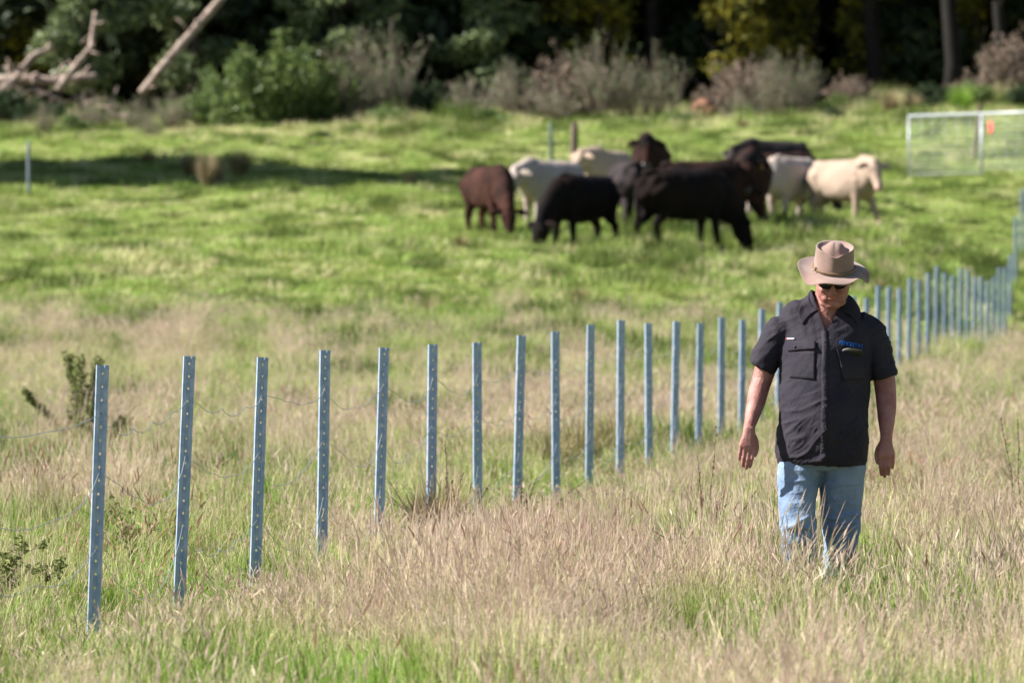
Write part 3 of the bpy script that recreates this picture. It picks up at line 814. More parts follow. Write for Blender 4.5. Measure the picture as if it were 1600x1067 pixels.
# --- hat
HT = Matrix.Rotation(R(2.5), 3, 'Y') @ Matrix.Rotation(R(19), 3, 'X')
HB = Vector((.036, -.118, 1.672))      # centre of the sweatband line
def ht(x, y, z): return HB + HT @ Vector((x, y, z))
def build_hat():
    mb = MB(); n = 72
    rx, ry = .094, .108
    def ring(f): return [ht(*f(2 * math.pi * k / n)) for k in range(n)]
    def brimz(a, t):
        c, s = math.cos(a), math.sin(a)      # c>0 image right, s<0 towards the camera
        z = .004 * t
        z += -.020 * t * t * max(0, c) ** 1.5 - .028 * t * t * math.exp(-((a - R(348)) / .40) ** 2)
        z += .020 * t * t * max(0, -c) ** 2
        z -= .050 * t ** 2 * math.exp(-((a - R(224)) / .38) ** 2)
        z -= .016 * t ** 2 * math.exp(-((a - R(280)) / .5) ** 2)
        z += .022 * t ** 2 * math.exp(-((a - R(316)) / .25) ** 2)
        return z
    rows = []
    wB = lambda a: .076 + .004 * math.sin(2 * a)
    for k in range(9):
        t = k / 8
        rows.append(ring(lambda a: ((rx + t * wB(a)) * math.cos(a), (ry + t * (wB(a) - .004)) * math.sin(a), brimz(a, t) + .004)))
    outer = rows[::-1]
    # underside of the brim
    under = []
    for k in range(9):
        t = k / 8
        under.append(ring(lambda a: ((rx - .002 + t * wB(a)) * math.cos(a), (ry - .002 + t * (wB(a) - .004)) * math.sin(a), brimz(a, t) + .0)))
    crown = []
    for k in range(1, 13):
        t = k / 12
        def f(a, t=t):
            c, s = math.cos(a), math.sin(a)
            sh = 1 - .055 * t - .02 * t * t + .02 * math.exp(-((t - 1) / .1) ** 2)
            pinch = 1 - .07 * t * (math.exp(-((a - R(235)) / .35) ** 2) + math.exp(-((a - R(305)) / .35) ** 2))
            fr_ = math.exp(-((a - R(270)) / .42) ** 2)
            zt = .108 - .016 * fr_ + .004 * abs(c)
            return (rx * sh * c * pinch, ry * sh * s * pinch * (1 + .02 * fr_), .006 + zt * t)
        crown.append(ring(f))
    top = []
    for k in range(1, 11):
        t = 1 - k / 10
        def f(a, t=t):
            c, s = math.cos(a), math.sin(a); fr_ = math.exp(-((a - R(270)) / .42) ** 2)
            zt = .114 - .016 * fr_ * t + .004 * abs(c) * t
            gro = -.030 * math.exp(-((t - .70) / .17) ** 2) * (.55 + .45 * max(0, -s)); dome = .024 * max(0, 1 - (t / .55) ** 2)
            edge = min(1, (1 - t) / .10)
            return (rx * .93 * t * c, ry * .93 * t * s + .006 * (1 - t), zt + gro * edge + dome)
        top.append(ring(f))
    allr = under + outer[:1] + outer[1:] + crown + top[:-1]
    vs = [p for r in allr for p in r]; fs = []
    for i in range(len(allr) - 1):
        for k in range(n): fs.append((i * n + k, i * n + (k + 1) % n, (i + 1) * n + (k + 1) % n, (i + 1) * n + k))
    vs.append(sum(top[-2], Vector()) / n + Vector((0, 0, .001))); L_ = len(vs) - 1; o_ = (len(allr) - 1) * n
    for k in range(n): fs.append((o_ + k, o_ + (k + 1) % n, L_))
    mb.add(vs, fs); me = mb.mesh('hat', [M_hat])
    bm = bmesh.new(); bm.from_mesh(me); bmesh.ops.recalc_face_normals(bm, faces=bm.faces); bm.to_mesh(me); bm.free()
    hat = link('hat', me, man)
    sb = hat.modifiers.new('sub', 'SUBSURF'); sb.levels = 1; sb.render_levels = 1
    bd = MB()
    for ph in (0, math.pi):
        pts = []
        for k in range(121):
            a = 2 * math.pi * k / 120; q = .0045 * math.sin(a * 34 + ph)
            pts.append(ht((rx * .995 + .003 + .002 * math.cos(a * 34 + ph)) * math.cos(a), (ry * .995 + .003 + .002 * math.cos(a * 34 + ph)) * math.sin(a), .017 + q))
        bd.tube(pts, .0036, 6)
    bd.ell(ht(-rx * .93, -ry * .50, .02), (.006, .006, .011)); bd.tube([ht(-rx * .93, -ry * .52, .02), ht(-rx * 1.06, -ry * .60, .012)], .002, 6)
    bd.build('hat_band', M_band, hat)
build_hat()

# ------------------------------------------------------------------ fence posts and wires
M_galv = mat('galvanised_steel', (.22, .31, .45), .55, col2=(.35, .43, .54), vscale=22, metal=.25, spec=.4, bump=.1, bscale=30)  # grey zinc; the blue of reflected sky is put into the base colour
M_wire = mat('galvanised_wire', (.42, .48, .54), .4, var=.2, metal=.6)

def post_mesh():
    mb = MB(); z0, z1 = -.40, 1.26
    # cross-section, left to right: rear lip, side, face, centre groove, face with the holes, side, lip
    xs = [(-.024, .038), (-.030, .034), (-.030, .004), (-.026, 0), (-.008, 0), (-.0055, .004), (.0075, .004), (.010, 0), (.026, 0), (.030, .004), (.030, .034), (.024, .038)]
    zs = []; pitch = .0568; z = z1 - .035
    cells = []
    while z > 0: cells.append(z); z -= pitch
    hw, hr = .009, .0056
    cuts = sorted([z0, z1] + [c - hw for c in cells] + [c + hw for c in cells])
    T = .0022
    # the holed strip runs between two extra columns centred in the groove
    cx = .0005
    for a, b in zip(cuts[:-1], cuts[1:]):
        mid = (a + b) / 2; hole = any(abs(mid - c) < .001 for c in cells)
        for k in range(len(xs) - 1):
            p, q = xs[k], xs[k + 1]
            if k == 5 and hole:                       # groove floor carries the hole
                c = Vector(((p[0] + q[0]) / 2, p[1], mid)); oc = []
                ex = (q[0] - p[0]) / 2; ez = (b - a) / 2
                ring_in = [c + Vector((math.cos(R(22.5 + 45 * i)) * .0050, 0, math.sin(R(22.5 + 45 * i)) * .0062)) for i in range(8)]
                ring_out = [c + Vector((x_, 0, z_)) for x_, z_ in ((ex, ez * .4), (ex, ez), (-ex, ez), (-ex, ez * .4), (-ex, -ez * .4), (-ex, -ez), (ex, -ez), (ex, -ez * .4))]
                vs = ring_in + ring_out
                mb.add(vs, [(i, 8 + i, 8 + (i + 1) % 8, (i + 1) % 8) for i in range(8)])
                continue
            mb.add([(p[0], p[1], a), (q[0], q[1], a), (q[0], q[1], b), (p[0], p[1], b)], [(0, 1, 2, 3)])
    me = mb.mesh('steel_post', [M_galv], False)
    bm = bmesh.new(); bm.from_mesh(me); bmesh.ops.remove_doubles(bm, verts=bm.verts, dist=.0004)
    # nick the top edge over the groove and drop the back-left corner
    for v in bm.verts:
        if v.co.z > z1 - .001 and -.004 < v.co.x < .006: v.co.z -= .010
    bmesh.ops.recalc_face_normals(bm, faces=bm.faces); bm.to_mesh(me); bm.free()
    return me
PM = post_mesh()
# clips on the face near each wire are separate small parts
ORD = ['first', 'second', 'third', 'fourth', 'fifth', 'sixth', 'seventh', 'eighth', 'ninth', 'tenth', 'eleventh', 'twelfth', 'thirteenth', 'fourteenth', 'fifteenth', 'sixteenth', 'seventeenth', 'eighteenth', 'nineteenth', 'twentieth']
POSTS = []
spots = [(-5.093 + .1383 * Y, Y) for Y in [21.6] + [24.1 + 1.865 * k for k in range(41)]]
jit = {1: -.012, 2: .0, 3: .02, 5: .0}
spots += [((1579 - 800) / FPX * 103, 103), ((1587.5 - 800) / FPX * 108, 108), ((1597 - 800) / FPX * 113.5, 113.5)]
leans = {1: 2.1, 2: 2.4, 3: 2.0, 4: .9, 5: 1.7, 6: .6, 7: -.2, 8: 1.5, 9: -.3, 10: .5, 11: .4, 12: -.3, 13: 1.2, 14: .9, 15: .2, 16: .5}
tops = {1: 570, 2: 556, 3: 558, 4: 547, 5: 543, 6: 538, 7: 535, 8: 524, 9: 518, 10: 507, 11: 500, 12: 505, 13: 502, 14: 505, 15: 496, 16: 500}
for i, (x, y) in enumerate(spots):
    z = h1(x, y)
    top = z + 1.26
    if i in tops: top = CAM_H + (HOR - tops[i]) * y / FPX
    elif i == 0: x -= .22
    elif i > 16: top += random.uniform(-.06, .07)
    if i == 41 + 3: top += .12
    o = link('steel_post', PM); o.location = (x, y, top - 1.26)
    ln = leans.get(i, random.uniform(-.2, 1.2))
    o.rotation_euler = (R(random.uniform(-.6, .6)), R(ln), R(6 + random.uniform(-3, 3)))
    # keep the foot under the column where the photo shows the post's middle
    o.location.x -= math.sin(R(ln)) * .55
    if i == 0: lb = 'galvanised steel post at the open left end, just outside the view'
    elif i == 1: lb = 'nearest and tallest galvanised steel post, in front of the weedy shrub'
    elif i <= 17: lb = '%s galvanised steel post from the left in the row' % ORD[i - 1]
    elif i <= 20: lb = ['galvanised post showing between the man\'s sunlit arm and his shirt', 'galvanised post hidden behind the man\'s chest', 'galvanised post hidden behind the man\'s belly'][i - 18]
    elif i <= 24: lb = '%s galvanised post behind the man, hidden by his shirt and arm' % ORD[i - 21]
    elif i <= 41: lb = '%s blurred steel post to the right of the man\'s shoulder' % ORD[i - 25]
    else: lb = ['steel post where the row starts to climb the bank', 'steel post halfway up the bank at the far end of the row', 'highest steel post at the far end of the row, up the bank'][i - 42]
    tag(o, lb, 'fence post', 'galvanised posts of the unfinished fence')
    ax = o.rotation_euler.to_matrix()
    o.scale = (.93, 1, 1)
    POSTS.append((o, ax))

def on_post(i, h):
    o, ax = POSTS[i]; return o.location + ax @ Vector((0, -.004, 1.26 - h))
def wire(h0, lab, sag, seed, last):
    rr = random.Random(seed); mb = MB(); pts = []
    for i in range(0, last):
        a, b = on_post(i, h0 + rr.uniform(-.015, .015)), on_post(i + 1, h0 + rr.uniform(-.015, .015))
        s_ = sag * rr.uniform(.5, 1.3); kx = rr.uniform(.3, .7); ph = rr.uniform(0, 6); am = rr.choice([.004, .008, .018]); fr = rr.uniform(2, 5)
        N_ = 26
        for k in range(N_):
            t = k / N_; p = a.lerp(b, t)
            tt = t ** (math.log(.5) / math.log(kx)); bell = 4 * tt * (1 - tt)
            p.z -= s_ * bell ** .8; p.y += .02 * math.sin(t * 7 + ph) * bell
            p.z += am * math.sin(t * 6.28 * fr + ph) * bell; p.x += am * .8 * math.cos(t * 6.28 * fr + ph) * bell
            pts.append(p)
    pts.append(on_post(last, h0))
    mb.tube(pts, .0018, 6, hint=(0, 0, 1))
    o = mb.build('fence_wire', M_wire); tag(o, lab, 'wire', 'slack wires strung between the posts')
wire(.20, 'slack top wire looping from post to post', .10, 3, 18)
wire(.46, 'slack middle wire sagging between the posts', .17, 5, 18)
wire(.78, 'slack lowest wire hanging down into the grass', .22, 9, 14)

# lone posts in the paddock
M_wood = mat('weathered_wood', (.16, .125, .095), .9, col2=(.08, .06, .045), vscale=12, bump=.5, bscale=25)
def wood_post(px, D, hgt, rad, label, lean=0, m=None):
    p = at(px, D); b = MB()
    b.loft([((0, 0, -.3), rad * 1.1, rad * 1.1), ((.004, 0, hgt * .4), rad, rad * .95), ((-.004, 0, hgt * .8), rad * .98, rad), ((0, .01, hgt), rad * .85, rad * .9)], n=12, cap=.4)
    o = b.build('timber_post', m or M_wood, None, loc=p); o.rotation_euler = (0, R(lean), 0)
    tag(o, label, 'fence post'); return o
wood_post(896, 126, 1.32, .085, 'thick grey timber post standing behind the cream cattle', 1)
M_green_post = mat('greenish_steel', (.12, .17, .13), .6, var=.3)
wood_post(862, 127, 1.30, .045, 'thin green post left of the thick timber post', -1, M_green_post)
wood_post(45, 121, 1.15, .040, 'thin blue-grey post alone at the far left edge of the paddock', 0, mat('dull_steel', (.16, .19, .22), .7))

# ------------------------------------------------------------------ steel mesh yard panel
M_tube = mat('bright_galvanised_tube', (.40, .42, .44), .45, col2=(.30, .33, .35), vscale=10, metal=.3, spec=.5)
M_flag = mat('orange_tag', (.90, .10, .07), .6, var=.15)
gA = at(1420, 128); gB = at(1690, 123.5); gA.z = 3.70; gB.z = 3.70
g = empty('mesh_panel', gA)
tag(g, 'long galvanised mesh stock panel with a bright top rail on the slope', 'stock panel')
dv = Vector((gB.x - gA.x, gB.y - gA.y, gB.z - gA.z + .0)); gh = 1.43
def gp(t, h): return Vector((dv.x * t, dv.y * t, dv.z * t + h))
b = MB(); b.tube([gp(0, gh), gp(1, gh)], .034, 10, hint=(0, 0, 1)); b.build('top_rail', M_tube, g)
b = MB(); b.tube([gp(0, .12), gp(1, .12)], .009, 8, hint=(0, 0, 1)); b.build('bottom_rail', M_tube, g)
for t in (0.0, .43, 1.0):
    b = MB(); b.tube([gp(t, -.1), gp(t, gh)], .026 if t == 0 else .034, 10); b.build('upright', M_tube, g)
b = MB()
for k in range(1, 13): b.tube([gp(0, .12 + k * (gh - .16) / 13), gp(1, .12 + k * (gh - .16) / 13)], .0060, 5, hint=(0, 0, 1))
for k in range(1, 14): b.tube([gp(k / 14, .12), gp(k / 14, gh)], .003, 5)
b.build('wire_mesh', M_tube, g)
tg = MB(); c = gp(.475, 1.13); n_ = Vector((-dv.y, dv.x, 0)).normalized() * -1
tg.loft([(c + Vector((0, 0, -.12)) - n_ * .03, .070, .010), (c + Vector((0, 0, 0)) - n_ * .045, .085, .014), (c + Vector((0, 0, .11)) - n_ * .03, .075, .010)], hint=dv.normalized(), n=16, cap=.4, sup=3)
o = tg.build('marker_tag', M_flag, None, loc=gA)
tag(o, 'bright orange-red marker tag tied to the mesh panel', 'marker tag')
p = wood_post(1522, 132, 1.30, .05, 'brown timber post leaning behind the mesh panel', 6)

# ------------------------------------------------------------------ cattle
M_horn = mat('hoof', (.06, .05, .045), .5, var=.4, vscale=8)
M_muz = mat('muzzle_dark', (.03, .027, .027), .4, var=.2)
M_muz_pink = mat('muzzle_pink', (.52, .33, .28), .5, var=.2)
M_eye = mat('eye', (.01, .008, .007), .1, var=.1, spec=.6)
M_eartag = mat('yellow_ear_tag', (.65, .45, .05), .5, var=.1)
def coat(n, c, c2, s=2.2, lo=.35, hi=.65): return mat(n, c, .9, col2=c2, vscale=s, bump=.35, bscale=45, spec=.08, mixlo=lo, mixhi=hi)
COATS = {
    'black': coat('coat_black', (.005, .005, .006), (.012, .007, .006)),
    'blackbrown': coat('coat_black_brown', (.038, .017, .013), (.006, .005, .005)),
    'brown': coat('coat_dark_brown', (.055, .024, .018), (.016, .009, .008)),
    'grey': coat('coat_grey_lit_black', (.040, .032, .034), (.010, .008, .009)),  # black coat with the grey light on it put into the colour
    'cream': coat('coat_cream', (.38, .29, .23), (.28, .21, .16), 1.6),
    'white': coat('coat_white', (.40, .34, .31), (.32, .26, .22), 1.8),
}

def cow(px, D, yaw, coatname, label, head='up', hyaw=0., scale=1.0, step=(0, 0, 0, 0), tail=0., roll=0, pale_nose=False, eartag=False, dz=0.):
    yaw = R(yaw); hy = R(hyaw)
    base = at(px, D)
    root = empty('cow', base + Vector((0, 0, dz)), yaw, scale)
    tag(root, label, 'cow', 'small herd of cattle on the green slope')
    mb = MB(); yx = (0, 1, 0)
    T = [(-.82, 1.08, .10, .12), (-.77, 1.03, .22, .24), (-.64, .97, .285, .33), (-.45, .94, .300, .37), (-.20, .91, .325, .395), (.05, .90, .34, .41),
         (.28, .915, .315, .405), (.46, .94, .275, .385), (.60, .96, .22, .33), (.71, .98, .14, .22)]
    mb.loft([((x, 0, z), a, c) for x, z, a, c in T], hint=yx, n=24, cap=.7, sup=2.15)
    mb.ell((.42, 0, 1.26), (.20, .09, .09)); mb.ell((-.66, 0, 1.24), (.14, .14, .07))         # withers, tail head
    for s in (-1, 1):
        mb.ell((-.62, s * .17, .95), (.19, .10, .27)); mb.ell((.44, s * .17, .92), (.14, .09, .25))
        mb.ell((-.52, s * .19, 1.14), (.08, .07, .06))                                            # hook bones
    # neck and head
    cy, sy = math.cos(hy), math.sin(hy)
    def nk(x, z, side=0.): # swing about the withers
        dx = x - .50; return Vector((.50 + dx * cy - side * sy, dx * sy + side * cy, z))
    pose = {'level': [(.50, 1.06), (.68, 1.11), (.82, 1.17), (.89, 1.20)], 'up': [(.50, 1.08), (.70, 1.20), (.86, 1.33), (.94, 1.385)], 'mid': [(.50, 1.02), (.70, 1.05), (.87, 1.06), (.96, 1.08)],
            'low': [(.50, .98), (.72, .90), (.90, .80), (.98, .76)], 'graze': [(.50, .96), (.72, .80), (.92, .60), (1.00, .50)]}[head]
    hdv = {'level': (.55, -.82), 'up': (.72, -.62), 'mid': (.52, -.85), 'low': (.45, -.89), 'graze': (.36, -.93)}[head]
    HSC = 1.2
    hl = math.hypot(*hdv); hdv = (hdv[0] / hl, hdv[1] / hl)
    pts = [nk(*q) for q in pose]
    mb.loft([(pts[0], .21, .36), (pts[1], .18, .29), (pts[2], .145, .215), (pts[3], .125, .155)], hint=Vector((-sy, cy, 0)), n=18, cap=.6)
    hp = lambda d, up=0., side=0.: nk2(d * HSC, up * HSC, side * HSC)
    nk2 = lambda d, up, side: nk(pose[3][0] + hdv[0] * d - hdv[1] * up, pose[3][1] + hdv[1] * d + hdv[0] * up, side)
    HS = [(-.03, .085, .095, .0), (.06, .112, .125, -.01), (.14, .112, .128, -.015), (.24, .085, .108, -.012), (.33, .068, .085, -.012), (.40, .070, .074, -.012), (.445, .062, .060, -.012)]
    mb.loft([(hp(d, up), a * HSC, c * HSC) for d, a, c, up in HS], hint=Vector((-sy, cy, 0)), n=18, cap=.5, sup=2.4)
    mb.ell(hp(-.02, .05), (.10, .10, .08))
    for s in (-1, 1): mb.ell(hp(.12, .055, s * .085), (.04, .04, .03))
    # legs
    def leg(pts_, rr, cap=.5): mb.loft([(p, a, a * 1.15) for p, a in zip(pts_, rr)], hint=(0, 1, 0), n=12, cap=cap)
    feet = []
    for s, st in ((-1, step[0]), (1, step[1])):
        y = s * .15
        P_ = [(.44, y, .92), (.42, y, .72), (.44 + st * .45, y * .95, .42), (.45 + st * .85, y * .95, .15), (.47 + st, y * .95, .07)]
        leg(P_, [.15, .105, .060, .042, .050]); feet.append(P_[-1])
    for s, st in ((-1, step[2]), (1, step[3])):
        y = s * .155
        P_ = [(-.60, y, .98), (-.50 + st * .2, y * 1.05, .74), (-.56 + st * .35, y, .58), (-.71 + st * .6, y * .98, .45), (-.66 + st * .9, y, .15), (-.63 + st, y, .07)]
        leg(P_, [.20, .145, .090, .062, .045, .050]); feet.append(P_[-1])
    # dewlap and brisket
    mb.loft([(nk(.86, pose[2][1] - .12), .02, .05), (Vector((.62, .06 * sy, .80)), .06, .10), ((.46, 0, .68), .09, .07)], hint=(0, 1, 0), n=10, cap=.5)
    me = remesh(mb, .022, 5, 'cow_body', .5)
    P = coords(me); Nn = normals(me); d = .010 * fold_noise(P, 5, 1.7) + .004 * fold_noise(P, 16, 2.9); setco(me, P + Nn * d[:, None])
    me.materials.append(COATS[coatname])
    bd = link('body', me, root)
    dark = coatname not in ('cream', 'white')
    mz = MB(); mz.loft([(hp(.40, -.012), .082, .080), (hp(.455, -.012), .075, .068), (hp(.475, -.014), .055, .044)], hint=Vector((-sy, cy, 0)), n=14, cap=.4, sup=2.6)
    mz.build('muzzle', M_muz if dark else M_muz_pink, root)
    for s in (-1, 1):
        e = MB(); c0 = hp(.02, .035, s * .10); c1 = hp(.03, .020, s * .20); c2 = hp(.055, -.01, s * .30)
        e.loft([(c0, .028, .020), (c1, .065, .018), (c2, .022, .008)], hint=(c2 - c0).cross(Vector((0, 0, 1))).cross(c2 - c0) if False else Vector((0, 0, 1)), n=12, cap=.5)
        eo = e.build('ear', COATS[coatname], root)
        if eartag and s == 1:
            q = MB(); q.loft([(c1 + Vector((0, 0, -.01)), .014, .006), (c1 + Vector((0, 0, -.075)), .032, .005)], hint=(cy, sy, 0), n=10, cap=.3, sup=3); q.build('ear_tag', M_eartag, eo)
        ey = MB(); ey.ell(hp(.125, .062, s * .102), (.020, .020, .018)); ey.build('eye', M_eye, root)
    for f in feet:
        h_ = MB(); h_.loft([((f[0] + .012, f[1], -.005), .058, .066), ((f[0] + .006, f[1], .03), .053, .06), ((f[0], f[1], .075), .046, .048)], hint=(0, 1, 0), n=12, sup=2.6); h_.build('hoof', M_horn, root)
    t_ = MB(); t_.tube([(-.80, 0, 1.17), (-.88, tail * .1, 1.10), (-.90, tail * .3, .85), (-.88, tail * .6, .62)], [.035, .030, .020, .016], 8, .4)
    to = t_.build('tail', COATS[coatname], root)
    t_ = MB(); t_.tube([(-.88, tail * .6, .64), (-.89, tail * .65, .52), (-.88, tail * .7, .38)], [.02, .042, .014], 10, .5); t_.build('tail_switch', COATS[coatname if coatname != 'cream' else 'white'], to)
    return root

cow(766, 105, -66, 'brown', 'reddish dark-brown cow grazing at the left end of the herd, rump towards the sun', 'graze', -10, 1.02, (.05, -.03, .05, -.05))
cow(858, 108.3, 226, 'white', 'white cow with lowered head behind the grazing black cow', 'mid', 10, 1.02, (.0, .05, -.05, .05))
cow(908, 101.6, 232, 'black', 'black cow grazing head-down in front of the white cow', 'graze', -6, 1.06, (.12, -.05, .05, -.1))
cow(950, 114.5, 243, 'cream', 'pale cow at the back with pricked ears beside the shaggy dark head', 'level', -22, 1.0)
cow(1015, 117, 262, 'blackbrown', 'shaggy-headed dark cow standing tallest at the back, facing the camera', 'level', 6, 1.12)
cow(979, 106.5, 100, 'grey', 'greyish dark cow, rump to the camera, between the two black grazing ones', 'low', 20, 1.02, (0, 0, .05, -.05))
cow(1070, 101.6, 33, 'black', 'biggest black cow, broadside in front, brown light on its rump', 'graze', -8, 1.15, (.1, -.08, .1, -.12))
cow(1098, 106, 20, 'blackbrown', 'dark cow half hidden behind the biggest black cow', 'low', 5, 1.06, (0, .05, 0, 0))
cow(1174, 107.6, 266, 'blackbrown', 'dark cow facing the camera with a yellow ear tag, beside the pale one', 'mid', -4, 1.16, (.1, -.04, .05, -.05), eartag=True)
cow(1234, 111, 240, 'white', 'pale cow facing the camera, head turned down towards the dark one', 'low', -22, 1.08, (.0, .06, .0, .05))
cow(1208, 117.5, 212, 'grey', 'farthest dark cow, only its grey-lit back showing above the others', 'mid', 10, 1.04)
cow(1214, 114.5, 6, 'blackbrown', 'dark cow standing between and behind the two pale cows on the right', 'low', 0, 1.06)
cow(1321, 110.2, -46, 'cream', 'cream cow stepping forward at the right end of the herd', 'level', -24, 1.02, (-.10, .30, .06, -.12))

# ------------------------------------------------------------------ woodland edge
def leafy(mb, c, r, n, size, mi=0, shell=.55, flat=1.0):
    """n small leaf clumps through an ellipsoid's volume, thicker near its skin"""
    c = np.array(c); r = np.array(r)
    d = RNG.normal(size=(n, 3)); d /= np.linalg.norm(d, axis=1)[:, None]
    q = c + d * r * (RNG.random(n)[:, None] ** (1 - shell))
    a = RNG.normal(size=(n, 3)); a /= np.linalg.norm(a, axis=1)[:, None]
    b = np.cross(a, RNG.normal(size=(n, 3))); b /= np.linalg.norm(b, axis=1)[:, None]
    s = size * RNG.uniform(.5, 1.3, n)[:, None]
    o = len(mb.v)
    vs = np.stack([q - a * s, q + b * s * .45, q + a * s, q - b * s * .45], 1).reshape(-1, 3)
    mb.v += [tuple(v) for v in vs.tolist()]
    mb.f += [(o + 4 * i, o + 4 * i + 1, o + 4 * i + 2, o + 4 * i + 3) for i in range(n)]; mb.m += [mi] * n

M_bark = mat('bark', (.07, .055, .045), .95, col2=(.035, .028, .022), vscale=4, bump=.6, bscale=12)
M_pale = mat('bare_pale_wood', (.38, .30, .25), .85, col2=(.15, .11, .09), vscale=5, bump=.5, bscale=14)
M_ever = mat('evergreen_leaf', (.020, .032, .014), .6, col2=(.055, .075, .03), vscale=2.5, trans=.15, spec=.25, mixlo=.5, mixhi=.7)
M_olive = mat('grey_green_leaf', (.20, .25, .11), .45, col2=(.06, .085, .035), vscale=4, trans=.25, spec=.4, mixlo=.42, mixhi=.58)
M_wattle = mat('yellow_blossom', (.20, .17, .02), .8, col2=(.06, .07, .02), vscale=1.5, trans=.2, spec=.1)
M_shrub = mat('shrub_leaf', (.19, .26, .08), .45, col2=(.06, .10, .03), vscale=5, trans=.3, spec=.2, mixlo=.42, mixhi=.58)
M_grey = mat('grey_twig', (.30, .25, .19), .9, col2=(.11, .09, .07), vscale=3)
M_mauve = mat('dead_bracken', (.26, .19, .15), .95, col2=(.09, .07, .05), vscale=5, mixlo=.42, mixhi=.58)
M_darkshrub = mat('dark_shrub_leaf', (.035, .062, .02), .8, col2=(.02, .036, .014), vscale=2, trans=.2)

def tree_meshes(seed, leafmat, big=True, low=.5, blobs=26, leaves=520, size=.30, wide=3.2, high=11.):
    rr = random.Random(seed); tr = MB(); cr = MB()
    bend = [(rr.uniform(-.25, .25), rr.uniform(-.25, .25)) for _ in range(5)]
    spine = [Vector((sum(b[0] for b in bend[:k]), sum(b[1] for b in bend[:k]), -.4 + k * high * .19)) for k in range(6)]
    tr.loft([(p, .30 * (1 - k * .16), .30 * (1 - k * .16)) for k, p in enumerate(spine)], n=12, cap=.3)
    for k in range(12):
        q = spine[rr.randint(1, 5)]; a = rr.uniform(0, 6.28); l = rr.uniform(1.2, wide * .85)
        e = q + Vector((math.cos(a) * l, math.sin(a) * l, rr.uniform(.2, 1.6))); m = q.lerp(e, .5) + Vector((0, 0, rr.uniform(-.2, .3)))
        tr.tube([q, m, e], [.12, .07, .025], 7)
    for k in range(blobs):
        z = low + (high - low) * (k + rr.random()) / blobs; t = (z - low) / (high - low)
        w_ = wide * (.55 + .6 * math.sin(math.pi * min(1, t * .8 + .15))); a = rr.uniform(0, 6.28); q = w_ * rr.uniform(.25, .85)
        leafy(cr, (math.cos(a) * q, math.sin(a) * q, z), (rr.uniform(.8, 1.5), rr.uniform(.8, 1.5), rr.uniform(.55, 1.0)), leaves, size)
    return tr.mesh('trunk', [M_bark]), cr.mesh('crown', [leafmat], False)

KINDS = {
    'evergreen': [tree_meshes(s, M_ever, low=l) for s, l in ((1, .3), (2, 1.2), (3, .6))],
    'olive': [tree_meshes(s, M_olive, low=2.0, blobs=16, leaves=300, size=.22, wide=2.4, high=8.) for s in (4, 5)],
    'wattle': [tree_meshes(6, M_wattle, low=2.0, blobs=11, leaves=150, size=.20, wide=1.4, high=6.0)],
}
def tree(kind, px, D, rz, s, label, v=0, group=None):
    base = at(px, D)
    tm, cm = KINDS[kind][v % len(KINDS[kind])]
    nm = {'evergreen': 'evergreen_tree', 'olive': 'grey_green_tree', 'wattle': 'yellow_flowering_tree'}[kind]
    r_ = empty(nm, base, rz, s); tag(r_, label, 'tree', group)
    link('trunk', tm, r_); link('crown', cm, r_)
    return r_
rows = [(171, 'front', 15), (178, 'second', 14), (187, 'rear', 13)]
for ri, (D, rn, cnt) in enumerate(rows):
    for k in range(cnt):
        px = -260 + (k + .5 * (ri % 2)) * 2100 / cnt + random.uniform(-25, 25)
        if k < 3 and ri == 0: px -= 40
        ordn = ORD[k]
        tree('evergreen', px, D + random.uniform(-1.5, 1.5), random.uniform(0, 6.28), random.uniform(.9, 1.25),
             '%s dark evergreen from the left in the %s row of the wood' % (ordn, rn), random.randint(0, 2), 'dark evergreens of the wood')
for px, D, s, lb in ((130, 165, .62, 'grey-green leafy tree above the fallen timber at the left'), (300, 167, .66, 'grey-green tree over the leaning pale trunk'), (505, 167, .60, 'grey-green tree behind the tall green shrub'),
                 (590, 168, .62, 'grey-green tree just right of the tall green shrub'), (760, 168, .62, 'grey-green tree above the middle of the thicket')):
    tree('olive', px, D, random.uniform(0, 6), s, lb, px, 'paler trees at the edge of the wood')
for px, D, s, dz, lb in ((70, 168, .75, 0, 'yellow flowering tree behind the fallen timber at the left'), (235, 169, .60, 0, 'small yellow flowering tree between the two leaning trunks'), (925, 169, .78, 0, 'yellow flowering tree above the grey thicket in the middle'), (1140, 168, .78, 0, 'brightest yellow flowering tree above the dead bracken'), (1215, 169.5, .66, 0, 'yellow flowering tree next to the brightest one, on its right'),
                     (1355, 170, .66, 0, 'faint yellow flowering tree in the dark right part of the wood'), (1520, 170, .72, 0, 'yellow flowering tree above the mesh panel')):
    tree('wattle', px, D, random.uniform(0, 6), s, lb, 0, 'yellow flowering trees in the wood')
# the tall tree beyond the left edge that throws the long shadow on the slope
for x, y, s, lb in ((-19.6, 131.5, 1.3, 'big dark tree beyond the left edge, behind the one that throws the long shadow'), (-18.6, 125.5, 1.22, 'big dark tree beyond the left edge, throwing the long shadow'), (-23, 128.5, 1.35, 'second big dark tree beyond the left edge'), (-34, 127, 1.4, 'third big dark tree beyond the left edge'), (-49, 132, 1.4, 'outermost big dark tree beyond the left edge')):
    r_ = empty('evergreen_tree', (x, y, h1(x, y)), random.uniform(0, 6), s); tm, cm = KINDS['evergreen'][1]
    tag(r_, lb, 'tree'); link('trunk', tm, r_); link('crown', cm, r_)
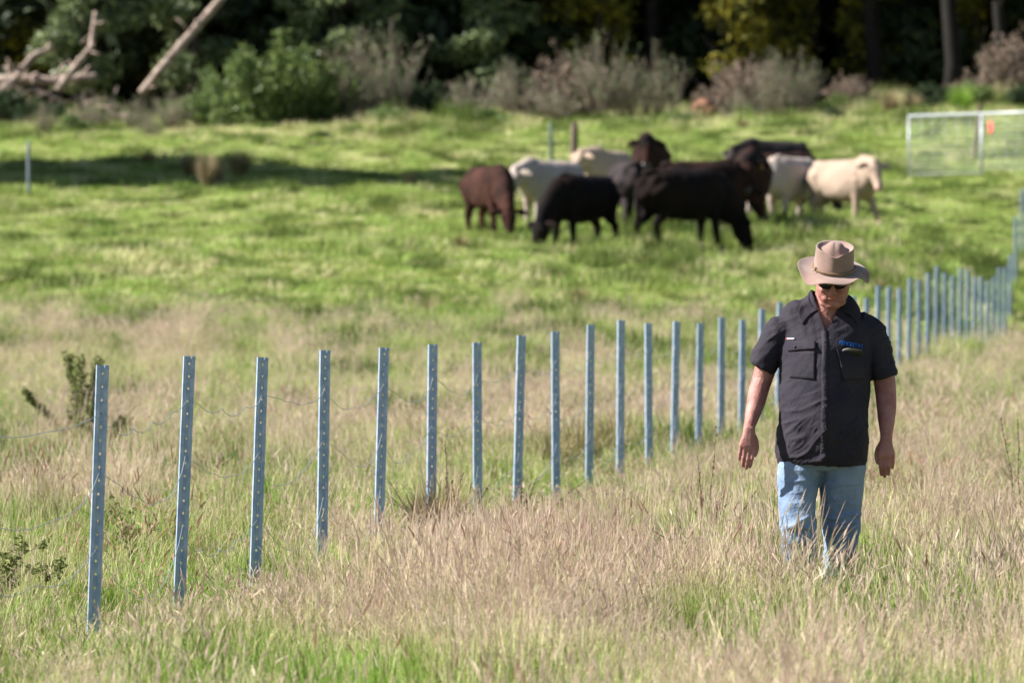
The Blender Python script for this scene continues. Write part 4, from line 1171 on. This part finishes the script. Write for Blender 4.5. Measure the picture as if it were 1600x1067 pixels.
# bare trunks that show between the dark crowns on the right
M_darkbark = mat('dark_bark', (.012, .010, .009), .95, var=.5, vscale=4)
for px, D, r0, lb in ((1365, 168.5, .24, 'thick dark bare trunk behind the tussock right of centre'), (1487, 166.5, .24, 'thick leaning dark trunk between the grassy tussocks'), (1563, 166, .17, 'slim dark upright trunk near the right edge')):
    b = MB(); b.loft([((0, 0, -.3), r0 * 1.3, r0 * 1.3), ((.05, 0, 1.2), r0, r0), ((-.1, 0, 3.), r0 * .9, r0 * .9), ((.1, .2, 6), r0 * .7, r0 * .7), ((.3, .1, 8.), r0 * .5, r0 * .5)], n=14)
    for k in range(7):
        a = random.uniform(0, 6.28); z = random.uniform(2.5, 6.5); b.tube([(0, 0, z), (math.cos(a) * .9, math.sin(a) * .9, z + .5), (math.cos(a) * 1.8, math.sin(a) * 1.8, z + .6)], [r0 * .4, r0 * .25, .02], 6)
    t_ = empty('bare_tree', at(px, D)); tag(t_, lb, 'tree'); b.build('trunk', M_darkbark, t_)
    c_ = MB()
    for k in range(6): leafy(c_, (random.uniform(-1.6, 1.6), random.uniform(-1.2, 1.2), random.uniform(4.5, 7.5)), (1., 1., .6), 260, .2)
    c_.build('crown', M_ever, t_, False)

# leaning and fallen pale trunks
LRNG = random.Random(5)
def zat(y, D): return CAM_H + (HOR - y) * D / FPX
def log(pts, r0, r1, name, label, branches=()):
    W = [Vector(((x - 800) / FPX * D, D, zat(y, D))) for x, y, D in pts]
    o0 = W[0]; b = MB(); n = len(W)
    b.loft([(p - o0, r0 + (r1 - r0) * k / (n - 1), r0 + (r1 - r0) * k / (n - 1)) for k, p in enumerate(W)], hint=(0, 1, 0), n=12, cap=.3)
    for (t, dx, dy, dz, r_) in branches:
        p = (W[0].lerp(W[-1], t)) - o0; b.tube([p, p + Vector((dx, dy, dz)) * .5 + Vector((0, 0, .1)), p + Vector((dx, dy, dz))], [r_, r_ * .7, r_ * .3], 7)
    for k in range(9):
        t = LRNG.uniform(.05, .98); i_ = min(int(t * (n - 1)), n - 2); p = W[i_].lerp(W[i_ + 1], t * (n - 1) - i_) - o0
        d = Vector((LRNG.uniform(-1, 1), LRNG.uniform(-1, 1), LRNG.uniform(-.4, 1))).normalized(); l = LRNG.uniform(.12, .55)
        b.tube([p, p + d * l * .6, p + d * l + Vector((0, 0, LRNG.uniform(-.1, .1)))], [r0 * .35, r0 * .22, .012], 6)
        b.ell(p + d * r0 * .5, (r0 * .7, r0 * .7, r0 * .8), n=8, m=6)
    me = b.mesh(name, [M_pale]); P = coords(me); Nn = normals(me); setco(me, P + Nn * (.22 * r0 * fold_noise(P, 4, 3.3))[:, None])
    o = link(name, me, None, o0); tag(o, label, 'tree trunk'); return o
log([(222, 146, 158.6), (252, 108, 158.7), (285, 69, 158.9), (338, 8, 159.2), (372, -32, 159.4)], .125, .10, 'leaning_trunk', 'long pale dead trunk leaning up to the right', ((.75, .5, .1, .4, .05), (.5, -.4, 0, .5, .04)))
log([(92, 142, 159), (103, 124, 159), (122, 100, 159.1), (143, 74, 159.2), (150, 20, 159.4)], .11, .06, 'leaning_trunk', 'shorter pale dead trunk leaning left of the long one', ((.6, .5, .1, .3, .04),))
log([(-30, 168, 158.8), (20, 128, 159), (52, 88, 159.2), (82, 76, 159.3)], .13, .06, 'fallen_branch', 'crooked pale branch at the far left of the fallen timber', ((.5, -.4, 0, .3, .05),))
log([(-60, 132, 159.8), (30, 124, 159.7), (90, 127, 159.6), (150, 120, 159.6)], .16, .10, 'fallen_log', 'pinkish log lying flat under the leaning trunks', ((.4, .3, 0, .4, .05), (.7, .4, 0, .5, .05), (.9, .3, .1, .35, .05)))
hp_ = MB(); hr = random.Random(3); hc = at(70, 159)
for k in range(46):
    p = Vector((hr.uniform(-2.3, 2.3), hr.uniform(-.6, .6), hr.uniform(.0, 1.0))); d = Vector((hr.uniform(-1, 1), hr.uniform(-.4, .4), hr.uniform(-.35, .5))).normalized() * hr.uniform(.5, 1.3)
    hp_.tube([p, p + d * .5 + Vector((0, 0, hr.uniform(-.12, .12))), p + d], [.045, .035, .012], 6)
o = hp_.build('branch_heap', M_pale, None, loc=hc); tag(o, 'heap of tangled dead branches under the leaning trunks at the left', 'branch heap')
# rusty stump-like lump at the foot of the thicket
b = MB(); b.ell((0, 0, .28), (.36, .32, .36), n=20, m=12); b.ell((.18, -.1, .2), (.25, .25, .25)); b.ell((-.16, .05, .15), (.25, .25, .22))
me = remesh(b, .04, 4, 'mound'); P = coords(me); Nn = normals(me); setco(me, P + Nn * (.04 * fold_noise(P, 5, 2))[:, None]); me.materials.append(mat('rusty_earth', (.34, .17, .10), .95, col2=(.22, .11, .07), vscale=4, bump=.5, bscale=12))
o = link('stump', me, None, at(1098, 158)); tag(o, 'rust-brown rounded stump at the foot of the dead bracken', 'stump')

def shrub_mesh(seed, kind):
    rr = random.Random(seed); tw = MB(); lf = MB(); st = np.random.default_rng(seed)
    H_ = {'green': 2.2, 'round': 1.0, 'grey': 1.9, 'bracken': 1.3, 'tussock': .9, 'dark': 1.5}[kind]
    W_ = {'green': 1.2, 'round': .9, 'grey': 1.1, 'bracken': 1.2, 'tussock': .5, 'dark': 1.4}[kind]
    nst = {'green': 26, 'round': 16, 'grey': 46, 'bracken': 60, 'tussock': 0, 'dark': 22}[kind]
    for k in range(nst):
        a = rr.uniform(0, 6.28); q = rr.random() ** .6 * W_; h = H_ * rr.uniform(.45, 1.05) * (1 - .35 * q / W_)
        b0 = Vector((math.cos(a) * q * .3, math.sin(a) * q * .3, -.05)); e = Vector((math.cos(a) * q, math.sin(a) * q, h)); m = b0.lerp(e, .5) + Vector((rr.uniform(-.1, .1), rr.uniform(-.1, .1), .08))
        r0 = rr.uniform(.010, .022); tw.tube([b0, m, e], [r0, r0 * .7, r0 * .3], 5)
        nb = 7 if kind in ('grey', 'bracken') else 3
        for j in range(nb):
            t = rr.uniform(.3, 1); p = b0.lerp(e, t); d = Vector((rr.uniform(-1, 1), rr.uniform(-1, 1), rr.uniform(.1, 1))).normalized() * rr.uniform(.15, .4)
            tw.tube([p, p + d], [r0 * .45, r0 * .2], 4)
            if kind == 'grey' and rr.random() < .6: leafy(lf, p + d, (.10, .10, .10), 6, .035)
            if kind == 'bracken': leafy(lf, p + d, (.12, .12, .10), 10, .05)
        if kind == 'green': 
            for t in (.35, .55, .75, .92): leafy(lf, b0.lerp(e, t), (.26, .26, .30), 55, .07)
        if kind == 'round': leafy(lf, e * .8, (.34, .34, .28), 160, .06)
        if kind == 'dark': leafy(lf, e * .75, (.40, .40, .35), 170, .08)
    if kind == 'tussock':
        for k in range(420):
            a = rr.uniform(0, 6.28); blade(lf, (math.cos(a) * .15 * rr.random(), math.sin(a) * .15 * rr.random(), -.02), a, rr.uniform(.0, .55), rr.uniform(.5, 1.05) * H_, rr.uniform(.012, .025), rr.uniform(.1, .9), 4)
    return (tw.mesh('twigs', [M_grey if kind in ('grey', 'bracken') else M_bark]) if nst else None), lf
LM = {'green': M_shrub, 'round': M_shrub, 'grey': M_olive, 'bracken': M_mauve, 'dark': M_darkshrub}
SM = {}
for k_, seeds in (('green', (21, 22)), ('round', (23, 24)), ('grey', (25, 26, 27)), ('bracken', (28, 29)), ('dark', (30, 31))):
    SM[k_] = []
    for s_ in seeds:
        t_, l_ = shrub_mesh(s_, k_); SM[k_].append((t_, l_.mesh('foliage', [LM[k_]], False)))
M_tuss_straw = mat('tussock_straw', (.34, .26, .17), .9, col2=(.20, .17, .08), vscale=4, trans=.25)
M_tuss_green = mat('tussock_green', (.14, .26, .03), .75, col2=(.25, .38, .06), vscale=4, trans=.3)
M_tuss_olive = mat('rush_olive', (.20, .18, .075), .85, col2=(.30, .25, .13), vscale=4, trans=.3)
TM = {}
for c_, m_ in (('straw', M_tuss_straw), ('green', M_tuss_green), ('olive', M_tuss_olive)):
    _, l_ = shrub_mesh({'straw': 40, 'green': 41, 'olive': 42}[c_], 'tussock'); TM[c_] = l_.mesh('tussock_blades', [m_], False)
NM = {'green': 'green_shrub', 'round': 'round_shrub', 'grey': 'twiggy_shrub', 'bracken': 'bracken_clump', 'dark': 'dark_shrub'}
def shrub(kind, px, D, s, label, v=0, sz=1.0, group='shrubs along the foot of the wood'):
    t_, l_ = SM[kind][v % len(SM[kind])]
    if sz == 1.0 and kind in ('grey', 'bracken') and s > .65: sz = random.choice([.75, .9, 1.15, 1.45, 1.7]); s *= .9
    if kind == 'green': s *= 1.12
    r_ = empty(NM[kind], at(px, D), random.uniform(0, 6.28), 1); r_.scale = (s, s, s * sz)
    tag(r_, label, 'shrub' if kind != 'bracken' else 'bracken', group); link('twigs', t_, r_); link('foliage', l_, r_)
def tussock(c_, px, D, s, label, sz=1., group=None):
    o = link('grass_tussock', TM[c_], None, at(px, D)); o.scale = (s, s, s * sz); o.rotation_euler = (0, 0, random.uniform(0, 6.28)); tag(o, label, 'grass tussock', group)

for a in (
    ('green', 425, 156, 1.12, 'tallest bright green shrub, with grey stems at its foot', 0, 1.1), ('green', 495, 157, .95, 'bright green shrub touching the right side of the tallest one', 1),
    ('green', 372, 158, .85, 'bright green shrub on the left flank of the tallest one', 1), ('round', 300, 157, 1.0, 'leafy green shrub right below the long leaning trunk', 0),
    ('round', 345, 156, .7, 'low green shrub at the left foot of the tallest shrub', 1), ('grey', 270, 155, .62, 'low brown twiggy shrub under the long leaning trunk', 0), ('grey', 215, 155, .55, 'low twiggy shrub under the lower end of the leaning trunks', 1),
    ('dark', 60, 156.5, .7, 'dark green shrub under the fallen log', 0), ('dark', 10, 157, .8, 'dark green shrub at the extreme left of the thicket', 1), ('grey', 150, 155.5, .6, 'grey twiggy shrub below the shorter leaning trunk', 2),
    ('round', 110, 153, .6, 'yellow-green low shrub in front of the fallen log', 1), ('grey', 70, 150, .45, 'small faded weed bush on the left slope', 0), ('grey', 235, 148, .42, 'small reddish weed bush on the slope under the leaning trunk', 1),
    ('grey', 560, 157, 1.0, 'grey twiggy shrub right of the bright green shrubs', 1), ('grey', 612, 157.5, 1.05, 'grey-green twiggy shrub left of the shady gap', 2), ('round', 610, 155, .7, 'small bright green shrub at the foot of the grey-green one', 0),
    ('dark', 680, 158, .85, 'dark green shrub in the shady gap', 1), ('dark', 645, 158.5, .9, 'dark shrub at the left side of the shady gap', 0), ('grey', 735, 156.5, 1.0, 'mauve-grey twiggy shrub right of the shady gap', 0),
    ('round', 765, 155, .6, 'small green shrub at the foot of the mauve-grey one', 1), ('grey', 800, 158, .95, 'grey twiggy shrub above the white cow', 1), ('bracken', 850, 158.5, 1.05, 'mauve bracken mass above the thin green post', 0),
    ('bracken', 890, 159, 1.0, 'pale pinkish bracken above the timber post', 1), ('grey', 868, 155.5, .85, 'pale weedy shrub in front of the bracken above the timber post', 2), ('grey', 935, 158, .95, 'grey shrub above the pale cow with pricked ears', 0),
    ('grey', 985, 158.5, 1.0, 'grey-green shrub above the shaggy cow', 1), ('grey', 1030, 158, .95, 'grey shrub left of the rusty stump', 2), ('round', 1062, 156, .5, 'small bright green shrub just left of the rusty stump', 0), ('bracken', 1140, 160, 1.1, 'biggest pinkish bracken mass behind the rusty stump', 1),
    ('bracken', 1172, 160, 1.0, 'pinkish bracken right of the rusty stump', 0), ('grey', 1160, 157, .8, 'grey shrub in front of the pinkish bracken', 0), ('grey', 1212, 158, .85, 'tall weedy grey-green shrub above the farthest cow', 1), ('grey', 1255, 158.5, .7, 'low grey shrub right of the weedy one', 2),
    ('round', 1310, 159, .75, 'bright green low shrub in front of the dark trunks', 1), ('dark', 1300, 156.5, .35, 'dark low shrub before the bright green one', 0), ('bracken', 1330, 161, .7, 'brown bracken behind the bright green low shrub', 0),
    ('round', 1520, 159, .8, 'green shrub between the two dark trunks at the right', 0), ('dark', 1455, 160, .6, 'dark shrub in the shade left of the thick leaning trunk', 1), ('bracken', 1590, 161, 1.2, 'tall brown dry bracken at the right edge', 1),
    ('bracken', 1530, 162, .9, 'brown dry bracken above the mesh panel', 0), ('dark', 1600, 158, .5, 'low dark shrub at the right edge below the bracken', 0), ('dark', 502, 148, .32, 'small dark clump alone on the slope under the green shrubs', 1, .5),
    ('dark', -45, 158, 1.0, 'dark shrub beyond the left edge', 0), ('grey', 1680, 158, 1.0, 'grey shrub beyond the right edge', 0),
): shrub(*a)
for a in (('straw', 1160, 152, .5, 'small straw tussock under the pinkish bracken'), ('straw', 1390, 158.5, .95, 'broad pale straw tussock left of the thick trunk'), ('straw', 1425, 158.7, .8, 'pale straw tussock beside the broad one'), ('green', 1500, 156.5, 1.1, 'tall green tussock at the foot of the leaning dark trunk'),
          ('straw', 322, 121.5, .72, 'upright dry straw tussock standing in the long shadow', 1.6), ('straw', 340, 123.5, .6, 'smaller dry tussock just behind the upright one', 1.3), ('olive', 232, 134, .6, 'dark olive tussock above the long shadow'), ('olive', 375, 128, .9, 'dark tussock on the bank right of the dry straw ones'), ('olive', 300, 130, .9, 'dark tussock on the bank behind the dry straw ones'),
          ('olive', 720, 99, .45, 'dark green clump below the reddish-brown cow'), ('olive', 670, 84.5, .42, 'dark clump on the green between posts and herd'), ('olive', 905, 86, .50, 'tall brownish clump below the grazing black cow'), ('olive', 960, 80.5, .35, 'small dark clump behind the tenth post'),
          ('olive', 1065, 94, .5, 'faded clump below the biggest black cow'), ('straw', 1200, 86, .5, 'pale dry clump left of the hat'), ('straw', 640, 124, .5, 'faint dry tussock at the right end of the shadow'), ('straw', 1370, 97, .4, 'pale dry tuft between the cream cow and the fence'),
          ('olive', 860, 44, .62, 'olive rush clump behind the ninth post'), ('olive', 905, 45.5, .66, 'olive rush clump between the ninth and tenth posts'), ('olive', 955, 47, .6, 'olive rush clump behind the eleventh post'), ('olive', 620, 52, .5, 'brownish rush clump behind the fifth post'), ('olive', 470, 58, .65, 'dark rush clump behind the fourth post'), ('olive', 350, 66, .5, 'dull olive clump between the second and third posts'),
          ('green', 1075, 28.6, .60, 'vivid green tussock left of the man in the meadow'), ('green', 1045, 29.2, .50, 'green tussock just left of the vivid one'), ('green', 1105, 28.9, .52, 'green tussock nearest the man\'s hand'), ('green', 484, 34, .40, 'vivid green tussock beside the fourth post'),
          ('straw', 682, 33.2, .62, 'tall bleached grass clump leaning by the sixth post')): tussock(*a)

# ------------------------------------------------------------------ meadow weeds
M_weed = mat('weed_stem', (.10, .065, .05), .9, col2=(.16, .12, .08), vscale=20)
M_weedleaf = mat('weed_leaf', (.10, .13, .035), .8, col2=(.17, .19, .06), vscale=10, trans=.25)
def weed(px, D, h, n, label, lean=0., nm='seeding_weed', spike=True, leaves=0, spread=.10):
    rr = random.Random(int(px * 7 + D)); r_ = empty(nm, at(px, D)); st = MB(); lf = MB()
    for k in range(n):
        a = rr.uniform(0, 6.28); hh = h * rr.uniform(.65, 1.05); q = spread * hh * rr.uniform(.5, 1.6)
        pts = [Vector((math.cos(a) * .02, math.sin(a) * .02, -.02))]
        for j in range(1, 6): pts.append(Vector((math.cos(a) * q * (j / 5) ** 1.5 + lean * (j / 5) ** 2 * hh + rr.uniform(-.006, .006), math.sin(a) * q * (j / 5) ** 1.5, hh * j / 5)))
        st.tube(pts, [.0032, .003, .0027, .0024, .002, .0012], 6)
        for j in range(26 if spike else 6):
            t = rr.uniform(.35, 1) * 4.99; p = pts[int(t)].lerp(pts[int(t) + 1], t % 1)
            if spike: st.ell(p + Vector((rr.uniform(-.005, .005), rr.uniform(-.005, .005), 0)), (.0042, .0042, .0055), n=6, m=4)
            elif rr.random() < .7:
                d = Vector((rr.uniform(-1, 1), rr.uniform(-1, 1), rr.uniform(.2, 1))).normalized() * hh * rr.uniform(.1, .3); st.tube([p, p + d], [.002, .001], 5)
                if leaves: leafy(lf, p + d, (.03, .03, .03), leaves, .013)
        if leaves:
            for t in (1.2, 2, 3, 4, 4.7): 
                p = pts[int(t)].lerp(pts[int(t) + 1], t % 1); leafy(lf, p, (.035, .035, .05), leaves * 2, .014)
    st.build('stems', M_weed, r_)
    if leaves: lf.build('leaves', M_weedleaf, r_, False)
    tag(r_, label, 'weed')
weed(1102, 30.2, .82, 3, 'tallest dark seeding dock stem left of the man', -.02)
weed(1122, 29.8, .62, 4, 'bushier dark seeding stems beside the tallest dock', .12, spread=.25)
weed(1080, 30.0, .45, 4, 'short dark seeding stems left of the tallest dock', .05, spread=.3)
weed(703, 32.8, .74, 3, 'dark spiky seeding stem beside the bleached clump', .02)
weed(720, 32.5, .45, 5, 'tangle of short dark stems by the seventh post', .2, spread=.5)
weed(1592, 33, 1.0, 2, 'thin dark seeding stem at the right edge', -.05)
weed(665, 33, .5, 6, 'twiggy dead weed below the sixth post', -.1, spread=.6, spike=False)
weed(820, 33.5, .42, 5, 'arching brown stems at the foot of the eighth post', .25, spread=.5)
weed(212, 30.5, .36, 4, 'small leafy weed between the first and second posts', -.05, 'leafy_weed', False, 16, .35)
weed(210, 28.2, .66, 2, 'thin climbing stem above the small leafy weed', -.22, 'leafy_weed', False, 5, .2)
weed(8, 25.5, .42, 9, 'dark leafy bush at the left edge of the meadow', .05, 'leafy_weed', False, 30, .8)
def spray(px, D, arms, label):
    """a lax wild shrub of a few long leafy arms"""
    r_ = empty('leafy_shrub', at(px, D)); st = MB(); lf = MB()
    for (dx, dz, dy, w_) in arms:
        pts = [Vector((dx * t, dy * t, dz * (t ** .8) + .03)) for t in np.linspace(0, 1, 7)]; st.tube(pts, [.012, .011, .010, .009, .007, .006, .003], 6)
        for t in np.linspace(.25, 1, 16): 
            p = Vector((dx * t, dy * t, dz * (t ** .8) + .03)); leafy(lf, p, (w_, w_, w_ * 1.2), 42, .020)
    st.build('stems', M_weed, r_); lf.build('leaves', M_weedleaf, r_, False); tag(r_, label, 'shrub')
spray(135, 47, [(-.06, .92, 0, .07), (-.52, .66, .1, .040), (-.16, .95, .1, .05), (.09, .90, .1, .05), (.32, .40, 0, .08), (.02, .55, -.1, .09), (.10, .45, 0, .09), (-.12, .5, .1, .08), (.25, .25, 0, .08)], 'wild shrub with one long leafy arm, behind the nearest post')

print('tufts', near_sward(), far_sward())
